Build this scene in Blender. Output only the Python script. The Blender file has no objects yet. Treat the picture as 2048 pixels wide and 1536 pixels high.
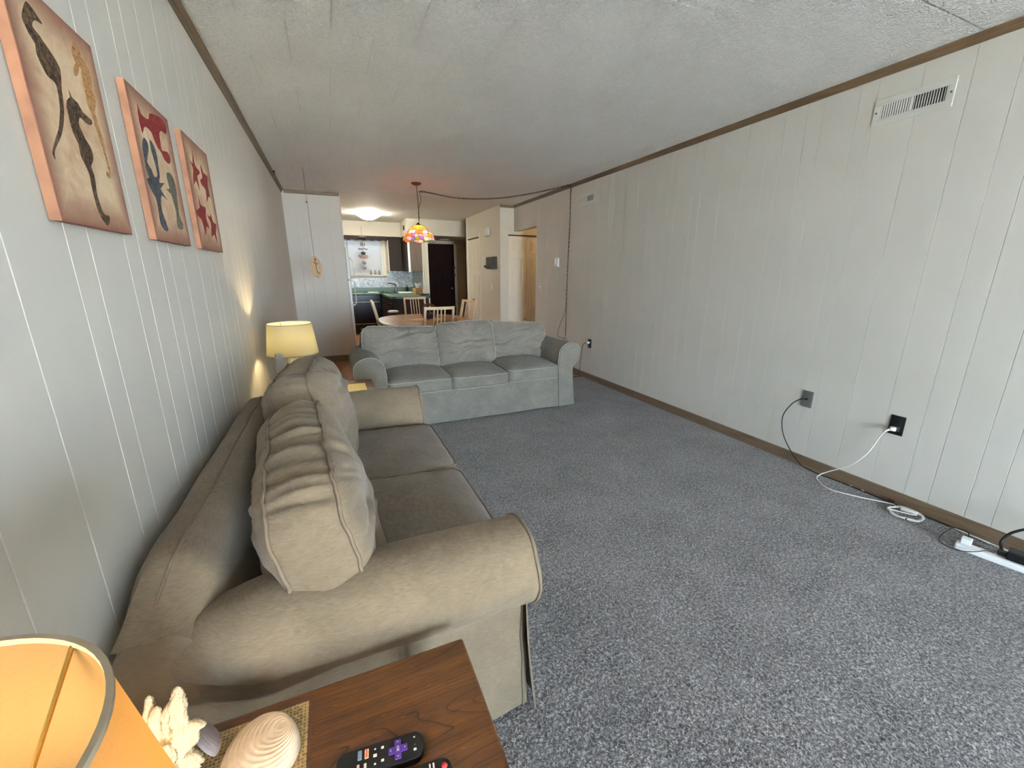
import bpy, bmesh, math, random
from mathutils import Vector, Matrix, noise, Euler

random.seed(7)
SC = bpy.context.scene
COL = SC.collection
PI = math.pi

# ------------------------------------------------------------------ camera, world, exposure
CAM_Z = 1.3204
cam_d = bpy.data.cameras.new('camera')
cam = bpy.data.objects.new('camera', cam_d)
COL.objects.link(cam)
yaw, pitch, roll = 0.40651444, 0.26098996, 0.00226561
fw = Vector((math.sin(yaw) * math.cos(pitch), math.cos(yaw) * math.cos(pitch), -math.sin(pitch)))
rt = Vector((math.cos(yaw), -math.sin(yaw), 0))
up = rt.cross(fw)
r2 = rt * math.cos(roll) + up * math.sin(roll)
u2 = -rt * math.sin(roll) + up * math.cos(roll)
M = Matrix((r2, u2, -fw)).transposed().to_4x4()
M.translation = Vector((0, 0, CAM_Z))
cam.matrix_world = M
cam_d.sensor_width = 36
cam_d.lens = 822.62 / 2048 * 36
cam_d.clip_start = 0.02
SC.camera = cam

SC.view_settings.view_transform = 'Standard'
SC.view_settings.look = 'None'
SC.view_settings.gamma = 1
SC.view_settings.use_curve_mapping = False
SC.view_settings.exposure = 2.5
SC.cycles.use_denoising = True
SC.cycles.max_bounces = 10
SC.cycles.diffuse_bounces = 6
SC.cycles.transmission_bounces = 8
SC.cycles.sample_clamp_indirect = 6
SC.cycles.blur_glossy = 0.5
SC.cycles.caustics_reflective = False
SC.cycles.caustics_refractive = False

W = bpy.data.worlds.new('sky')
SC.world = W
W.use_nodes = True
bg = W.node_tree.nodes['Background']
bg.inputs[0].default_value = (0.655, 0.835, 1.0, 1)
bg.inputs[1].default_value = 9.0

sun_d = bpy.data.lights.new('sun', 'SUN')
sun_d.energy = 120
sun_d.angle = 0.01
sun_d.color = (1, 0.98, 0.95)
sun = bpy.data.objects.new('sun', sun_d)
sun.rotation_euler = Vector((1.0, 0.25, 1.1)).to_track_quat('Z', 'Y').to_euler()   # from the right, over the building
COL.objects.link(sun)

XL, XR, H = -0.4943, 2.9858, 2.44
YB = -4.2            # glass door wall behind the camera
YK = 10.5             # kitchen back wall


def portal(name, loc, rot, sx, sy):
    l = bpy.data.lights.new(name, 'AREA')
    l.shape = 'RECTANGLE'
    l.size, l.size_y = sx, sy
    l.cycles.is_portal = True
    o = bpy.data.objects.new(name, l)
    o.location = loc
    o.rotation_euler = rot
    COL.objects.link(o)


WX0, WX1, WZ1 = 0.45, 2.45, 2.15     # glass door opening
portal('portal_glass_door', ((WX0 + WX1) / 2, YB - 0.12, WZ1 / 2), (PI / 2, 0, 0), WX1 - WX0, WZ1)
portal('portal_kitchen_window', (0.78, YK + 0.16, 1.72), (-PI / 2, 0, 0), 0.9, 0.95)


# ------------------------------------------------------------------ colour and material helpers
def lin(c):
    return c / 12.92 if c <= 0.04045 else ((c + 0.055) / 1.055) ** 2.4


def C(r, g, b):
    return (lin(r / 255), lin(g / 255), lin(b / 255), 1)


class N:
    def __init__(s, name):
        s.m = bpy.data.materials.new(name)
        s.m.use_nodes = True
        s.t = s.m.node_tree
        s.b = s.t.nodes['Principled BSDF']
        s.out = s.t.nodes['Material Output']

    def new(s, typ, **kw):
        n = s.t.nodes.new(typ)
        for k, v in kw.items():
            setattr(n, k, v)
        return n

    def link(s, a, b):
        s.t.links.new(a, b)

    def coord(s, scale=(1, 1, 1), kind='Object', rot=(0, 0, 0)):
        tc = s.new('ShaderNodeTexCoord')
        mp = s.new('ShaderNodeMapping')
        mp.inputs['Scale'].default_value = scale
        mp.inputs['Rotation'].default_value = rot
        s.link(tc.outputs[kind], mp.inputs[0])
        return mp.outputs[0]

    def noise(s, vec, scale, detail=2, rough=0.5, dist=0):
        n = s.new('ShaderNodeTexNoise')
        n.inputs['Scale'].default_value = scale
        n.inputs['Detail'].default_value = detail
        n.inputs['Roughness'].default_value = rough
        n.inputs['Distortion'].default_value = dist
        s.link(vec, n.inputs['Vector'])
        return n.outputs['Fac']

    def ramp(s, fac, stops):
        r = s.new('ShaderNodeValToRGB')
        el = r.color_ramp.elements
        while len(el) < len(stops):
            el.new(0.5)
        for e, (p, c) in zip(el, stops):
            e.position = p
            e.color = c
        s.link(fac, r.inputs[0])
        return r.outputs[0]

    def mix(s, fac, a, b, mode='MIX'):
        m = s.new('ShaderNodeMix', data_type='RGBA', blend_type=mode)
        for i, v in ((0, fac), (6, a), (7, b)):
            if isinstance(v, (int, float)):
                m.inputs[i].default_value = v
            elif isinstance(v, tuple):
                m.inputs[i].default_value = v
            else:
                s.link(v, m.inputs[i])
        return m.outputs[2]

    def bump(s, h, strength=0.3, dist=0.002, prev=None):
        b = s.new('ShaderNodeBump')
        b.inputs['Strength'].default_value = strength
        b.inputs['Distance'].default_value = dist
        s.link(h, b.inputs['Height'])
        if prev is not None:
            s.link(prev, b.inputs['Normal'])
        s.link(b.outputs[0], s.b.inputs['Normal'])
        return b.outputs[0]

    def set(s, color=None, rough=None, metal=None, spec=None, **kw):
        if color is not None:
            if isinstance(color, tuple):
                s.b.inputs['Base Color'].default_value = color
            else:
                s.link(color, s.b.inputs['Base Color'])
        for k, v in (('Roughness', rough), ('Metallic', metal), ('Specular IOR Level', spec)):
            if v is not None:
                s.b.inputs[k].default_value = v
        for k, v in kw.items():
            s.b.inputs[k.replace('_', ' ')].default_value = v
        return s


def plain(name, col, rough=0.5, metal=0, spec=0.5, var=0.06, vscale=14, bump=0, bscale=200, bdist=0.001):
    n = N(name)
    v = n.coord()
    f = n.noise(v, vscale, 3)
    dk = tuple(c * (1 - var) for c in col[:3]) + (1,)
    lt = tuple(min(1, c * (1 + var)) for c in col[:3]) + (1,)
    n.set(n.ramp(f, [(0.3, dk), (0.7, lt)]), rough, metal, spec)
    if bump:
        n.bump(n.noise(v, bscale, 3), bump, bdist)
    return n.m


def wood(name, c_dark, c_mid, c_light, rough=0.35, scale=1.0, along='X', rings=9.0, ticks=False, coat=0.0, rnd=0.0, spec=0.5):
    n = N(name)
    sc = {'X': (0.55, 5, 5), 'Y': (5, 0.55, 5), 'Z': (5, 5, 0.55)}[along]
    v = n.coord(tuple(k * scale for k in sc))
    if rnd:
        oi = n.new('ShaderNodeObjectInfo')
        ad = n.new('ShaderNodeVectorMath', operation='MULTIPLY_ADD')
        n.link(oi.outputs['Random'], ad.inputs[0])
        ad.inputs[1].default_value = (17, 9, 5)
        n.link(v, ad.inputs[2])
        v = ad.outputs[0]
    nz = n.noise(v, 1.1, 2, 0.5, 0.4)
    mul = n.new('ShaderNodeMath', operation='MULTIPLY')
    mul.inputs[1].default_value = rings
    n.link(nz, mul.inputs[0])
    fr = n.new('ShaderNodeMath', operation='FRACT')
    n.link(mul.outputs[0], fr.inputs[0])
    c = n.ramp(fr.outputs[0], [(0.0, c_dark), (0.16, c_mid), (0.75, c_light), (1.0, c_mid)])
    fine = n.noise(n.coord(tuple((k * 14 if k > 1 else k * 4) * scale for k in sc)), 2.0, 4, 0.6)
    c = n.mix(0.5, c, n.ramp(fine, [(0.35, c_dark), (0.62, c_light)]))
    if rnd:
        hv = n.new('ShaderNodeHueSaturation')
        mr = n.new('ShaderNodeMapRange')
        mr.inputs[3].default_value = 1 - rnd
        mr.inputs[4].default_value = 1 + rnd
        n.link(oi.outputs['Random'], mr.inputs[0])
        n.link(mr.outputs[0], hv.inputs['Value'])
        n.link(c, hv.inputs['Color'])
        c = hv.outputs[0]
    n.set(c, rough, spec=spec)
    n.b.inputs['Coat Weight'].default_value = coat
    n.b.inputs['Coat Roughness'].default_value = 0.15
    n.bump(fine, 0.12, 0.001)
    return n.m


def oak_mat():
    n = N('dark oak')
    v = n.coord((1.0, 7.5, 7.5))
    # cathedral figure: stretched contour lines of a smooth field
    fld = n.noise(v, 1.05, 1.5, 0.45, 0.25)
    mul = n.new('ShaderNodeMath', operation='MULTIPLY')
    mul.inputs[1].default_value = 26
    n.link(fld, mul.inputs[0])
    fr = n.new('ShaderNodeMath', operation='FRACT')
    n.link(mul.outputs[0], fr.inputs[0])
    line = n.ramp(fr.outputs[0], [(0.0, (1, 1, 1, 1)), (0.10, (0.25, 0.25, 0.25, 1)), (0.3, (0, 0, 0, 1)), (0.93, (0, 0, 0, 1))])
    base = n.ramp(n.noise(n.coord((2, 22, 22)), 1.5, 4, 0.6), [(0.3, C(74, 43, 17)), (0.55, C(104, 65, 28)), (0.75, C(124, 81, 38))])
    c = n.mix(line, base, C(48, 25, 11))
    pores = n.noise(n.coord((28, 420, 420)), 1.0, 2, 0.6)
    c = n.mix(n.ramp(pores, [(0.3, (0.75, 0.75, 0.75, 1)), (0.42, (0, 0, 0, 1))]), c, C(44, 23, 11))
    fl = n.noise(n.coord((40, 300, 300), rot=(0, 0, 0.12)), 1.0, 1, 0.4)
    c = n.mix(n.ramp(fl, [(0.72, (0, 0, 0, 1)), (0.80, (0.6, 0.6, 0.6, 1))]), c, C(178, 124, 76))
    n.set(c, 0.36)
    n.b.inputs['Coat Weight'].default_value = 0.12
    n.b.inputs['Coat Roughness'].default_value = 0.2
    n.bump(pores, 0.15, 0.0008)
    return n.m


def fabric(name, col, col2, nap_amt=0.1):
    n = N(name)
    v = n.coord()
    big = n.noise(v, 5, 3, 0.6)
    weave = n.noise(n.coord((60, 60, 900)), 1.0, 2)
    weave2 = n.noise(n.coord((900, 900, 60)), 1.0, 2)
    c = n.ramp(big, [(0.3, col2), (0.7, col)])
    nap = n.noise(n.coord((1, 1, 1.6), rot=(0.3, 0.5, 0.2)), 4.5, 4, 0.6, 1.4)
    lt = tuple(min(1, k * 1.45) for k in col[:3]) + (1,)
    c = n.mix(n.ramp(nap, [(0.47, (0, 0, 0, 1)), (0.505, (nap_amt, nap_amt, nap_amt, 1)), (0.54, (0, 0, 0, 1))]), c, lt)
    th = n.ramp(weave, [(0.3, (0.6, 0.6, 0.6, 1)), (0.7, (1.15, 1.15, 1.15, 1))])
    c = n.mix(0.5, c, th, 'MULTIPLY')
    n.set(c, 0.92, spec=0.15)
    n.b.inputs['Sheen Weight'].default_value = 0.12
    n.b.inputs['Sheen Roughness'].default_value = 0.5
    nb = n.bump(weave, 0.35, 0.0012)
    nb = n.bump(weave2, 0.35, 0.0012, nb)
    n.bump(n.noise(v, 38, 3, 0.55, 0.6), 0.25, 0.006, nb)
    return n.m


def emit(name, col, strength):
    n = N(name)
    n.set(col, 0.5)
    n.b.inputs['Emission Color'].default_value = col
    n.b.inputs['Emission Strength'].default_value = strength
    return n.m


def shade_mat(name, col, trans):
    n = N(name)
    d = n.new('ShaderNodeBsdfDiffuse')
    t = n.new('ShaderNodeBsdfTranslucent')
    mx = n.new('ShaderNodeMixShader')
    w = n.noise(n.coord((300, 300, 900)), 1.0, 2)
    cc = n.ramp(w, [(0.3, tuple(c * 0.93 for c in col[:3]) + (1,)), (0.7, col)])
    n.link(cc, d.inputs[0])
    n.link(cc, t.inputs[0])
    mx.inputs[0].default_value = trans
    n.link(d.outputs[0], mx.inputs[1])
    n.link(t.outputs[0], mx.inputs[2])
    n.link(mx.outputs[0], n.out.inputs[0])
    return n.m


MAT = {}


def build_materials():
    m = MAT
    # painted panelling, faint vertical emboss
    n = N('painted panelling')
    v = n.coord((1, 1, 1))
    st = n.noise(n.coord((260, 260, 3)), 1.0, 2)
    n.set(n.ramp(n.noise(v, 2.0, 2), [(0.3, C(211, 207, 198)), (0.7, C(217, 213, 205))]), 0.56, spec=0.32)
    nb = n.bump(st, 0.22, 0.0006)
    n.bump(n.noise(v, 420, 2), 0.06, 0.0006, nb)
    m['panel'] = n.m
    # cream painted wall
    m['wall'] = plain('cream wall paint', C(212, 205, 188), 0.55, var=0.02, bump=0.08, bscale=260)
    m['wall_dark'] = plain('shade-toned wall paint', C(196, 184, 162), 0.6, var=0.03)  # darker copy of the cream; the unlit entry's shade is in its colour
    # textured ceiling tile
    n = N('stippled ceiling tile')
    v = n.coord(kind='Object')
    geo = n.new('ShaderNodeNewGeometry')
    mp = n.new('ShaderNodeMapping')
    n.link(geo.outputs['Position'], mp.inputs[0])
    wv = n.noise(mp.outputs[0], 43, 3, 0.55, 1.6)
    n.set(n.ramp(n.noise(mp.outputs[0], 1.3, 3), [(0.3, C(244, 243, 240)), (0.7, C(250, 249, 246))]), 0.7, spec=0.25)
    hh = n.ramp(wv, [(0.38, (0, 0, 0, 1)), (0.62, (1, 1, 1, 1))])
    n.bump(hh, 1.0, 0.010)
    m['ceiling'] = n.m
    n = N('popcorn ceiling')
    v = n.coord()
    n.set(C(232, 227, 218), 0.75)
    n.bump(n.noise(v, 55, 4, 0.6, 1.0), 0.9, 0.012)
    m['popcorn'] = n.m
    # carpet
    n = N('grey flecked carpet')
    v = n.coord()
    f1 = n.noise(v, 115, 2, 0.7, 0.8)
    f2 = n.noise(v, 60, 3, 0.6, 1.2)
    f3 = n.noise(v, 3.2, 4, 0.6)
    c = n.ramp(f1, [(0.34, C(52, 49, 51)), (0.5, C(126, 122, 124)), (0.63, C(226, 223, 226))])
    c = n.mix(0.28, c, n.ramp(f2, [(0.36, C(80, 76, 77)), (0.62, C(176, 172, 173))]))
    c = n.mix(0.30, c, n.ramp(f3, [(0.34, C(88, 85, 86)), (0.66, C(154, 150, 151))]))
    n.set(c, 1.0, spec=0.05)
    n.b.inputs['Sheen Weight'].default_value = 0.2
    nb = n.bump(f1, 1.0, 0.010)
    n.bump(f2, 0.7, 0.012, nb)
    m['carpet'] = n.m
    m['floor_wood'] = wood('laminate floor', C(104, 60, 34), C(150, 96, 60), C(176, 120, 80), 0.28, 1.0, 'Y', 6, rnd=0.12)
    m['trim'] = wood('brown painted trim', C(74, 58, 40), C(92, 74, 52), C(100, 82, 60), 0.5, 1.0, 'Y', 4)
    m['base'] = wood('brown baseboard', C(96, 78, 60), C(116, 97, 78), C(124, 104, 84), 0.5, 1.0, 'Y', 4)
    m['sofa_near'] = fabric('beige corduroy', C(132, 117, 97), C(118, 105, 87))
    m['sofa_far'] = fabric('grey green velour', C(133, 128, 118), C(117, 113, 105), 0.2)
    m['seat_near'] = fabric('worn grey beige corduroy', C(120, 110, 99), C(106, 97, 88))  # slightly darker and greyer than the loveseat frame
    m['pipe_near'] = plain('beige piping', C(118, 104, 86), 0.9, var=0.08, vscale=60)
    m['pipe_far'] = plain('pale grey piping', C(150, 147, 138), 0.9, var=0.08, vscale=60)
    m['oak'] = oak_mat()
    m['oak_edge'] = plain('dark oak edge', C(62, 36, 18), 0.4, var=0.2, vscale=40)
    m['birch'] = wood('birch', C(206, 170, 128), C(222, 190, 150), C(232, 204, 168), 0.4, 1.0, 'Z', 5)
    m['birch_top'] = wood('birch table top', C(196, 142, 92), C(212, 162, 112), C(222, 176, 128), 0.22, 0.8, 'X', 6, coat=0.3)
    m['cabinet'] = wood('dark brown cabinet', C(26, 16, 11), C(42, 28, 19), C(50, 34, 24), 0.5, 1.0, 'Z', 7, spec=0.2)
    m['cabinet_side'] = wood('brown cabinet side', C(70, 52, 32), C(88, 66, 42), C(98, 76, 50), 0.45, 1.0, 'Z', 6)
    m['door_brown'] = wood('dark brown door', C(24, 13, 11), C(34, 19, 16), C(40, 23, 19), 0.7, 1.0, 'Z', 6, spec=0.1)
    m['door_white'] = plain('white door paint', C(226, 218, 200), 0.4, var=0.02)
    m['green'] = plain('green laminate', C(84, 112, 84), 0.3, var=0.1, vscale=60)
    n = N('grey marble')
    v = n.coord()
    n.set(n.ramp(n.noise(v, 9, 6, 0.65, 2.2), [(0.35, C(120, 128, 130)), (0.5, C(170, 176, 176)), (0.66, C(206, 210, 208))]), 0.25)
    m['marble'] = n.m
    m['black_gloss'] = plain('black appliance', C(9, 9, 11), 0.22, var=0.1)
    m['black'] = plain('black plastic', C(20, 20, 22), 0.42, var=0.15, vscale=40)
    m['remote_black'] = plain('matt black remote', C(17, 16, 17), 0.5, var=0.15, vscale=80)
    m['white'] = plain('white plastic', C(232, 232, 230), 0.35, var=0.02)
    m['fridge'] = plain('white fridge enamel', C(226, 226, 222), 0.3, var=0.02)
    m['vent'] = plain('white painted vent', C(214, 213, 205), 0.45, var=0.03)
    m['vent_dark'] = plain('vent cavity', C(52, 50, 46), 0.8, var=0.2)
    m['dark_metal'] = plain('dark bronze', C(62, 44, 32), 0.4, 0.7, var=0.2, vscale=60)
    m['bronze'] = plain('copper bronze', C(120, 74, 52), 0.3, 0.8, var=0.15)
    m['brass'] = plain('brass', C(190, 152, 84), 0.25, 0.9, var=0.1)
    m['steel'] = plain('steel', C(170, 170, 170), 0.25, 0.95, var=0.06)
    m['post'] = plain('grey painted wood', C(176, 178, 172), 0.5, var=0.05)
    m['grey_plate'] = plain('grey wall plate', C(104, 104, 100), 0.4, var=0.08)
    m['white_cord'] = plain('white cord', C(226, 224, 218), 0.4, var=0.03)
    m['black_cord'] = plain('black cord', C(18, 18, 18), 0.45, var=0.1)
    m['brown_cord'] = plain('brown cord', C(66, 50, 38), 0.5, var=0.15, vscale=60)
    m['purple'] = plain('purple rubber', C(84, 50, 150), 0.5, var=0.06)
    m['tag'] = plain('purple fabric tag', C(76, 38, 76), 0.9, var=0.1, vscale=300)
    m['print_white'] = plain('white print', C(220, 220, 216), 0.6, var=0.02)
    m['btn_orange'] = plain('peach button', C(236, 168, 128), 0.5, var=0.04)
    m['btn_blue'] = plain('blue grey button', C(118, 142, 176), 0.5, var=0.05)
    m['btn_pink'] = plain('pale pink button', C(224, 190, 186), 0.5, var=0.04)
    m['btn_red'] = plain('red button', C(214, 60, 60), 0.45, var=0.05)
    m['btn_dark'] = plain('charcoal button', C(44, 44, 46), 0.5, var=0.1)
    m['red_glow'] = emit('lit red switch', (1, 0.03, 0.01, 1), 1.2)
    m['shade_near'] = shade_mat('cream lampshade', (0.47, 0.365, 0.205, 1), 0.74)
    m['shade_far'] = shade_mat('ivory lampshade', (0.50, 0.47, 0.34, 1), 0.5)
    n = N('clear glass')
    n.set((0.95, 0.97, 0.96, 1), 0.03)
    n.b.inputs['Transmission Weight'].default_value = 0.85
    n.b.inputs['IOR'].default_value = 1.45
    n.bump(n.noise(n.coord(), 60, 2, 0.5, 0.5), 0.3, 0.004)
    m['glass'] = n.m
    n = N('window glass')
    n.set((0.97, 0.99, 0.99, 1), 0.0)
    n.b.inputs['Transmission Weight'].default_value = 1.0
    n.b.inputs['IOR'].default_value = 1.02
    m['pane'] = n.m
    m['blind'] = shade_mat('white blind slat', C(236, 240, 246), 0.24)
    # canvas prints
    n = N('antiqued canvas')
    v = n.coord((1, 1, 1))
    a = n.noise(v, 7, 4, 0.65, 0.5)
    b = n.noise(v, 26, 5, 0.7, 0.8)
    c = n.ramp(a, [(0.3, C(182, 140, 118)), (0.52, C(222, 196, 164)), (0.7, C(234, 214, 180))])
    c = n.mix(0.35, c, n.ramp(b, [(0.35, C(150, 106, 92)), (0.65, C(216, 188, 152))]))
    tc = n.new('ShaderNodeTexCoord')
    sp = n.new('ShaderNodeSeparateXYZ')
    n.link(tc.outputs['Generated'], sp.inputs[0])

    def edge(o):
        s1 = n.new('ShaderNodeMath', operation='SUBTRACT')
        n.link(o, s1.inputs[0])
        s1.inputs[1].default_value = 0.5
        ab = n.new('ShaderNodeMath', operation='ABSOLUTE')
        n.link(s1.outputs[0], ab.inputs[0])
        return ab.outputs[0]
    mx = n.new('ShaderNodeMath', operation='MAXIMUM')
    n.link(edge(sp.outputs[1]), mx.inputs[0])
    n.link(edge(sp.outputs[2]), mx.inputs[1])
    border = n.ramp(mx.outputs[0], [(0.31, (0, 0, 0, 1)), (0.52, (1, 1, 1, 1))])
    c = n.mix(border, c, C(112, 66, 56))
    n.set(c, 0.75, spec=0.2)
    n.bump(n.noise(v, 500, 2), 0.15, 0.001)
    m['canvas'] = n.m
    m['canvas_side'] = plain('copper canvas edge', C(144, 102, 76), 0.7, var=0.2, vscale=18)

    def ink(name, c1, c2, sc=90):
        n = N(name)
        v = n.coord()
        n.set(n.ramp(n.noise(v, sc, 4, 0.7, 1.0), [(0.42, c1), (0.68, c2)]), 0.8, spec=0.1)
        return n.m
    m['ink_dark'] = ink('dark sepia ink', C(46, 38, 36), C(120, 98, 72))
    m['ink_pale'] = ink('pale ochre ink', C(182, 144, 98), C(104, 66, 48), 160)
    m['ink_red'] = ink('crimson ink', C(112, 36, 38), C(150, 70, 64))
    m['ink_blue'] = ink('navy ink', C(44, 52, 64), C(104, 106, 104), 120)
    m['ink_green'] = ink('slate green ink', C(72, 80, 76), C(136, 128, 104), 120)
    m['coral'] = plain('bleached coral', C(206, 184, 148), 0.85, var=0.12, vscale=60, bump=0.9, bscale=330, bdist=0.003)
    n = N('chalky clam shell')
    v = n.coord()
    n.set(n.ramp(n.noise(v, 30, 4, 0.6), [(0.3, C(206, 180, 152)), (0.7, C(234, 214, 188))]), 0.6)
    n.bump(n.noise(v, 240, 3), 0.2, 0.001)
    m['shell'] = n.m
    m['shell_grey'] = plain('grey mauve shell', C(150, 136, 136), 0.4, var=0.2, vscale=40)
    m['mat_weave'] = plain('tan woven strip', C(176, 150, 104), 0.8, var=0.22, vscale=120)
    m['mat_yellow'] = plain('straw yellow runner', C(222, 206, 146), 0.85, var=0.08, vscale=90, bump=0.4, bscale=400)
    m['wicker'] = plain('dark wicker', C(92, 60, 46), 0.7, var=0.3, vscale=60)
    m['pine'] = plain('grey brown filler', C(104, 94, 86), 0.9, var=0.3, vscale=60)
    m['plaque'] = wood('pale tan wood slice', C(136, 108, 80), C(176, 148, 112), C(188, 160, 124), 0.6, 3.0, 'Z', 5)
    m['tissue_box'] = plain('tan tissue box', C(168, 128, 76), 0.7, var=0.25, vscale=30)
    m['tissue'] = plain('white tissue', C(236, 236, 236), 0.9, var=0.02)
    for k, c in (('g_amber', (246, 150, 50)), ('g_orange', (240, 116, 60)), ('g_pink', (240, 170, 190)), ('g_violet', (150, 104, 170)),
                 ('g_green', (150, 160, 40)), ('g_teal', (90, 150, 110)), ('g_cream', (250, 226, 180))):
        m[k] = shade_mat('stained glass ' + k[2:], C(*c), 0.65)
    m['came'] = plain('lead came', C(40, 32, 26), 0.5, 0.5, var=0.2)
    m['lamp_glass'] = emit('lit kitchen lamp glass', (1, 0.95, 0.86, 1), 10.0)
    m['shell_thin'] = shade_mat('capiz shell', C(196, 186, 180), 0.35)
    m['outside'] = plain('pale paved ground', C(190, 188, 182), 0.9, var=0.05)
    m['concrete'] = plain('blocker concrete', C(150, 148, 142), 0.9, var=0.05)


build_materials()


# ------------------------------------------------------------------ mesh helpers
class MB:
    def __init__(s):
        s.bm = bmesh.new()

    def box(s, c, d, rot=None, bevel=0.0, seg=2):
        t = bmesh.new()
        bmesh.ops.create_cube(t, size=1)
        for v in t.verts:
            v.co = Vector((v.co.x * d[0], v.co.y * d[1], v.co.z * d[2]))
        if bevel:
            bmesh.ops.bevel(t, geom=list(t.edges), offset=min(bevel, min(d) * 0.45), segments=seg, profile=0.5, affect='EDGES')
        mt = Matrix.Translation(c)
        if rot is not None:
            mt = mt @ (rot.to_matrix().to_4x4() if isinstance(rot, Euler) else rot.to_4x4())
        t.transform(mt)
        s._join(t)
        return s

    def bx(s, x0, x1, y0, y1, z0, z1, bevel=0.0, seg=2):
        return s.box(((x0 + x1) / 2, (y0 + y1) / 2, (z0 + z1) / 2), (abs(x1 - x0), abs(y1 - y0), abs(z1 - z0)), None, bevel, seg)

    def _join(s, t):
        me = bpy.data.meshes.new('tmp')
        t.to_mesh(me)
        t.free()
        s.bm.from_mesh(me)
        bpy.data.meshes.remove(me)

    def raw(s, verts, faces, mtx=None):
        vs = [s.bm.verts.new((mtx @ Vector(v)) if mtx is not None else v) for v in verts]
        for f in faces:
            try:
                s.bm.faces.new([vs[i] for i in f])
            except ValueError:
                pass
        return s

    def tube(s, pts, r, seg=8, closed=False, cap=True):
        pts = [Vector(p) for p in pts]
        n = len(pts)
        rs = r if isinstance(r, (list, tuple)) else [r] * n
        verts, faces = [], []
        nrm = None
        for i, p in enumerate(pts):
            a = pts[(i - 1) % n] if (closed or i > 0) else p
            b = pts[(i + 1) % n] if (closed or i < n - 1) else p
            t = (b - a)
            if t.length < 1e-9:
                t = Vector((0, 0, 1))
            t.normalize()
            if nrm is None:
                nrm = t.orthogonal().normalized()
            else:
                nrm = (nrm - t * nrm.dot(t))
                nrm = nrm.normalized() if nrm.length > 1e-6 else t.orthogonal().normalized()
            bn = t.cross(nrm)
            for k in range(seg):
                an = 2 * PI * k / seg
                verts.append(p + (nrm * math.cos(an) + bn * math.sin(an)) * rs[i])
        m = n if closed else n - 1
        for i in range(m):
            j = (i + 1) % n
            for k in range(seg):
                k2 = (k + 1) % seg
                faces.append((i * seg + k, i * seg + k2, j * seg + k2, j * seg + k))
        if not closed and cap:
            faces.append(tuple(range(seg - 1, -1, -1)))
            faces.append(tuple(range((n - 1) * seg, n * seg)))
        return s.raw(verts, faces)

    def cyl(s, p0, p1, r0, r1=None, seg=20):
        r1 = r0 if r1 is None else r1
        return s.tube([p0, p1], [r0, r1], seg)

    def lathe(s, prof, center=(0, 0, 0), seg=32, mtx=None, cap=False):
        cx, cy, cz = center
        verts, faces = [], []
        for r, z in prof:
            for k in range(seg):
                a = 2 * PI * k / seg
                verts.append((cx + r * math.cos(a), cy + r * math.sin(a), cz + z))
        for i in range(len(prof) - 1):
            for k in range(seg):
                k2 = (k + 1) % seg
                faces.append((i * seg + k, i * seg + k2, (i + 1) * seg + k2, (i + 1) * seg + k))
        if cap:
            faces.append(tuple(range(seg - 1, -1, -1)))
            q = (len(prof) - 1) * seg
            faces.append(tuple(range(q, q + seg)))
        return s.raw(verts, faces, mtx)

    def ball(s, c, r, seg=16, rings=10, sc=(1, 1, 1)):
        t = bmesh.new()
        bmesh.ops.create_uvsphere(t, u_segments=seg, v_segments=rings, radius=r)
        t.transform(Matrix.Translation(c) @ Matrix.Diagonal((*sc, 1)))
        s._join(t)
        return s

    def prism(s, poly, axis, a0, a1):
        """extrude a 2-D polygon along an axis"""
        def P(p, a):
            return {'x': (a, p[0], p[1]), 'y': (p[0], a, p[1]), 'z': (p[0], p[1], a)}[axis]
        n = len(poly)
        verts = [P(p, a0) for p in poly] + [P(p, a1) for p in poly]
        faces = [tuple(range(n - 1, -1, -1)), tuple(range(n, 2 * n))]
        faces += [(i, (i + 1) % n, n + (i + 1) % n, n + i) for i in range(n)]
        return s.raw(verts, faces)

    def done(s, name, mat, smooth=False, angle=None):
        bmesh.ops.recalc_face_normals(s.bm, faces=list(s.bm.faces))
        me = bpy.data.meshes.new(name)
        s.bm.to_mesh(me)
        s.bm.free()
        mats = mat if isinstance(mat, list) else [mat]
        for q in mats:
            me.materials.append(MAT[q])
        if smooth:
            for p in me.polygons:
                p.use_smooth = True
            if angle:
                me.set_sharp_from_angle(angle=math.radians(angle))
        return me


ROOT = {}


def link(name, me, parent=None, world=True):
    o = bpy.data.objects.new(name, me)
    COL.objects.link(o)
    if parent is not None:
        o.parent = parent
        if world and parent.name in ROOT:
            o.matrix_parent_inverse = ROOT[parent.name].inverted()
    return o


def part(parent, name, mb, mat, smooth=False, angle=None, world=True, label=None):
    o = link(name, mb.done(name, mat, smooth, angle), parent, world)
    if label:
        o['label'] = label
    return o


def thing(name, label, cat, loc=(0, 0, 0), rz=0, group=None):
    o = bpy.data.objects.new(name, None)
    o.empty_display_size = 0.05
    COL.objects.link(o)
    o.location = loc
    o.rotation_euler = (0, 0, rz)
    ROOT[o.name] = Matrix.Translation(loc) @ Matrix.Rotation(rz, 4, 'Z')
    return tag(o, label, cat, group)


def tag(o, label, cat, group=None):
    o['label'] = label
    o['category'] = cat
    if group:
        o['group'] = group
    return o


def solo(name, mb, mat, label, cat, group=None, smooth=False, angle=None):
    return tag(part(None, name, mb, mat, smooth, angle), label, cat, group)


def struct(name, mb, mat, label=None, smooth=False, parent=None):
    o = part(parent, name, mb, mat, smooth)
    if parent is None:
        o['kind'] = 'structure'
    if label:
        o['label'] = label
    return o


def copy_tree(root, loc, rz, label, name=None):
    def cp(o, par):
        c = o.copy()
        COL.objects.link(c)
        if par is not None:
            c.parent = par
        for ch in list(o.children):
            cp(ch, c)
        return c
    r = cp(root, None)
    r.location = loc
    r.rotation_euler = (0, 0, rz)
    r['label'] = label
    return r


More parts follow.
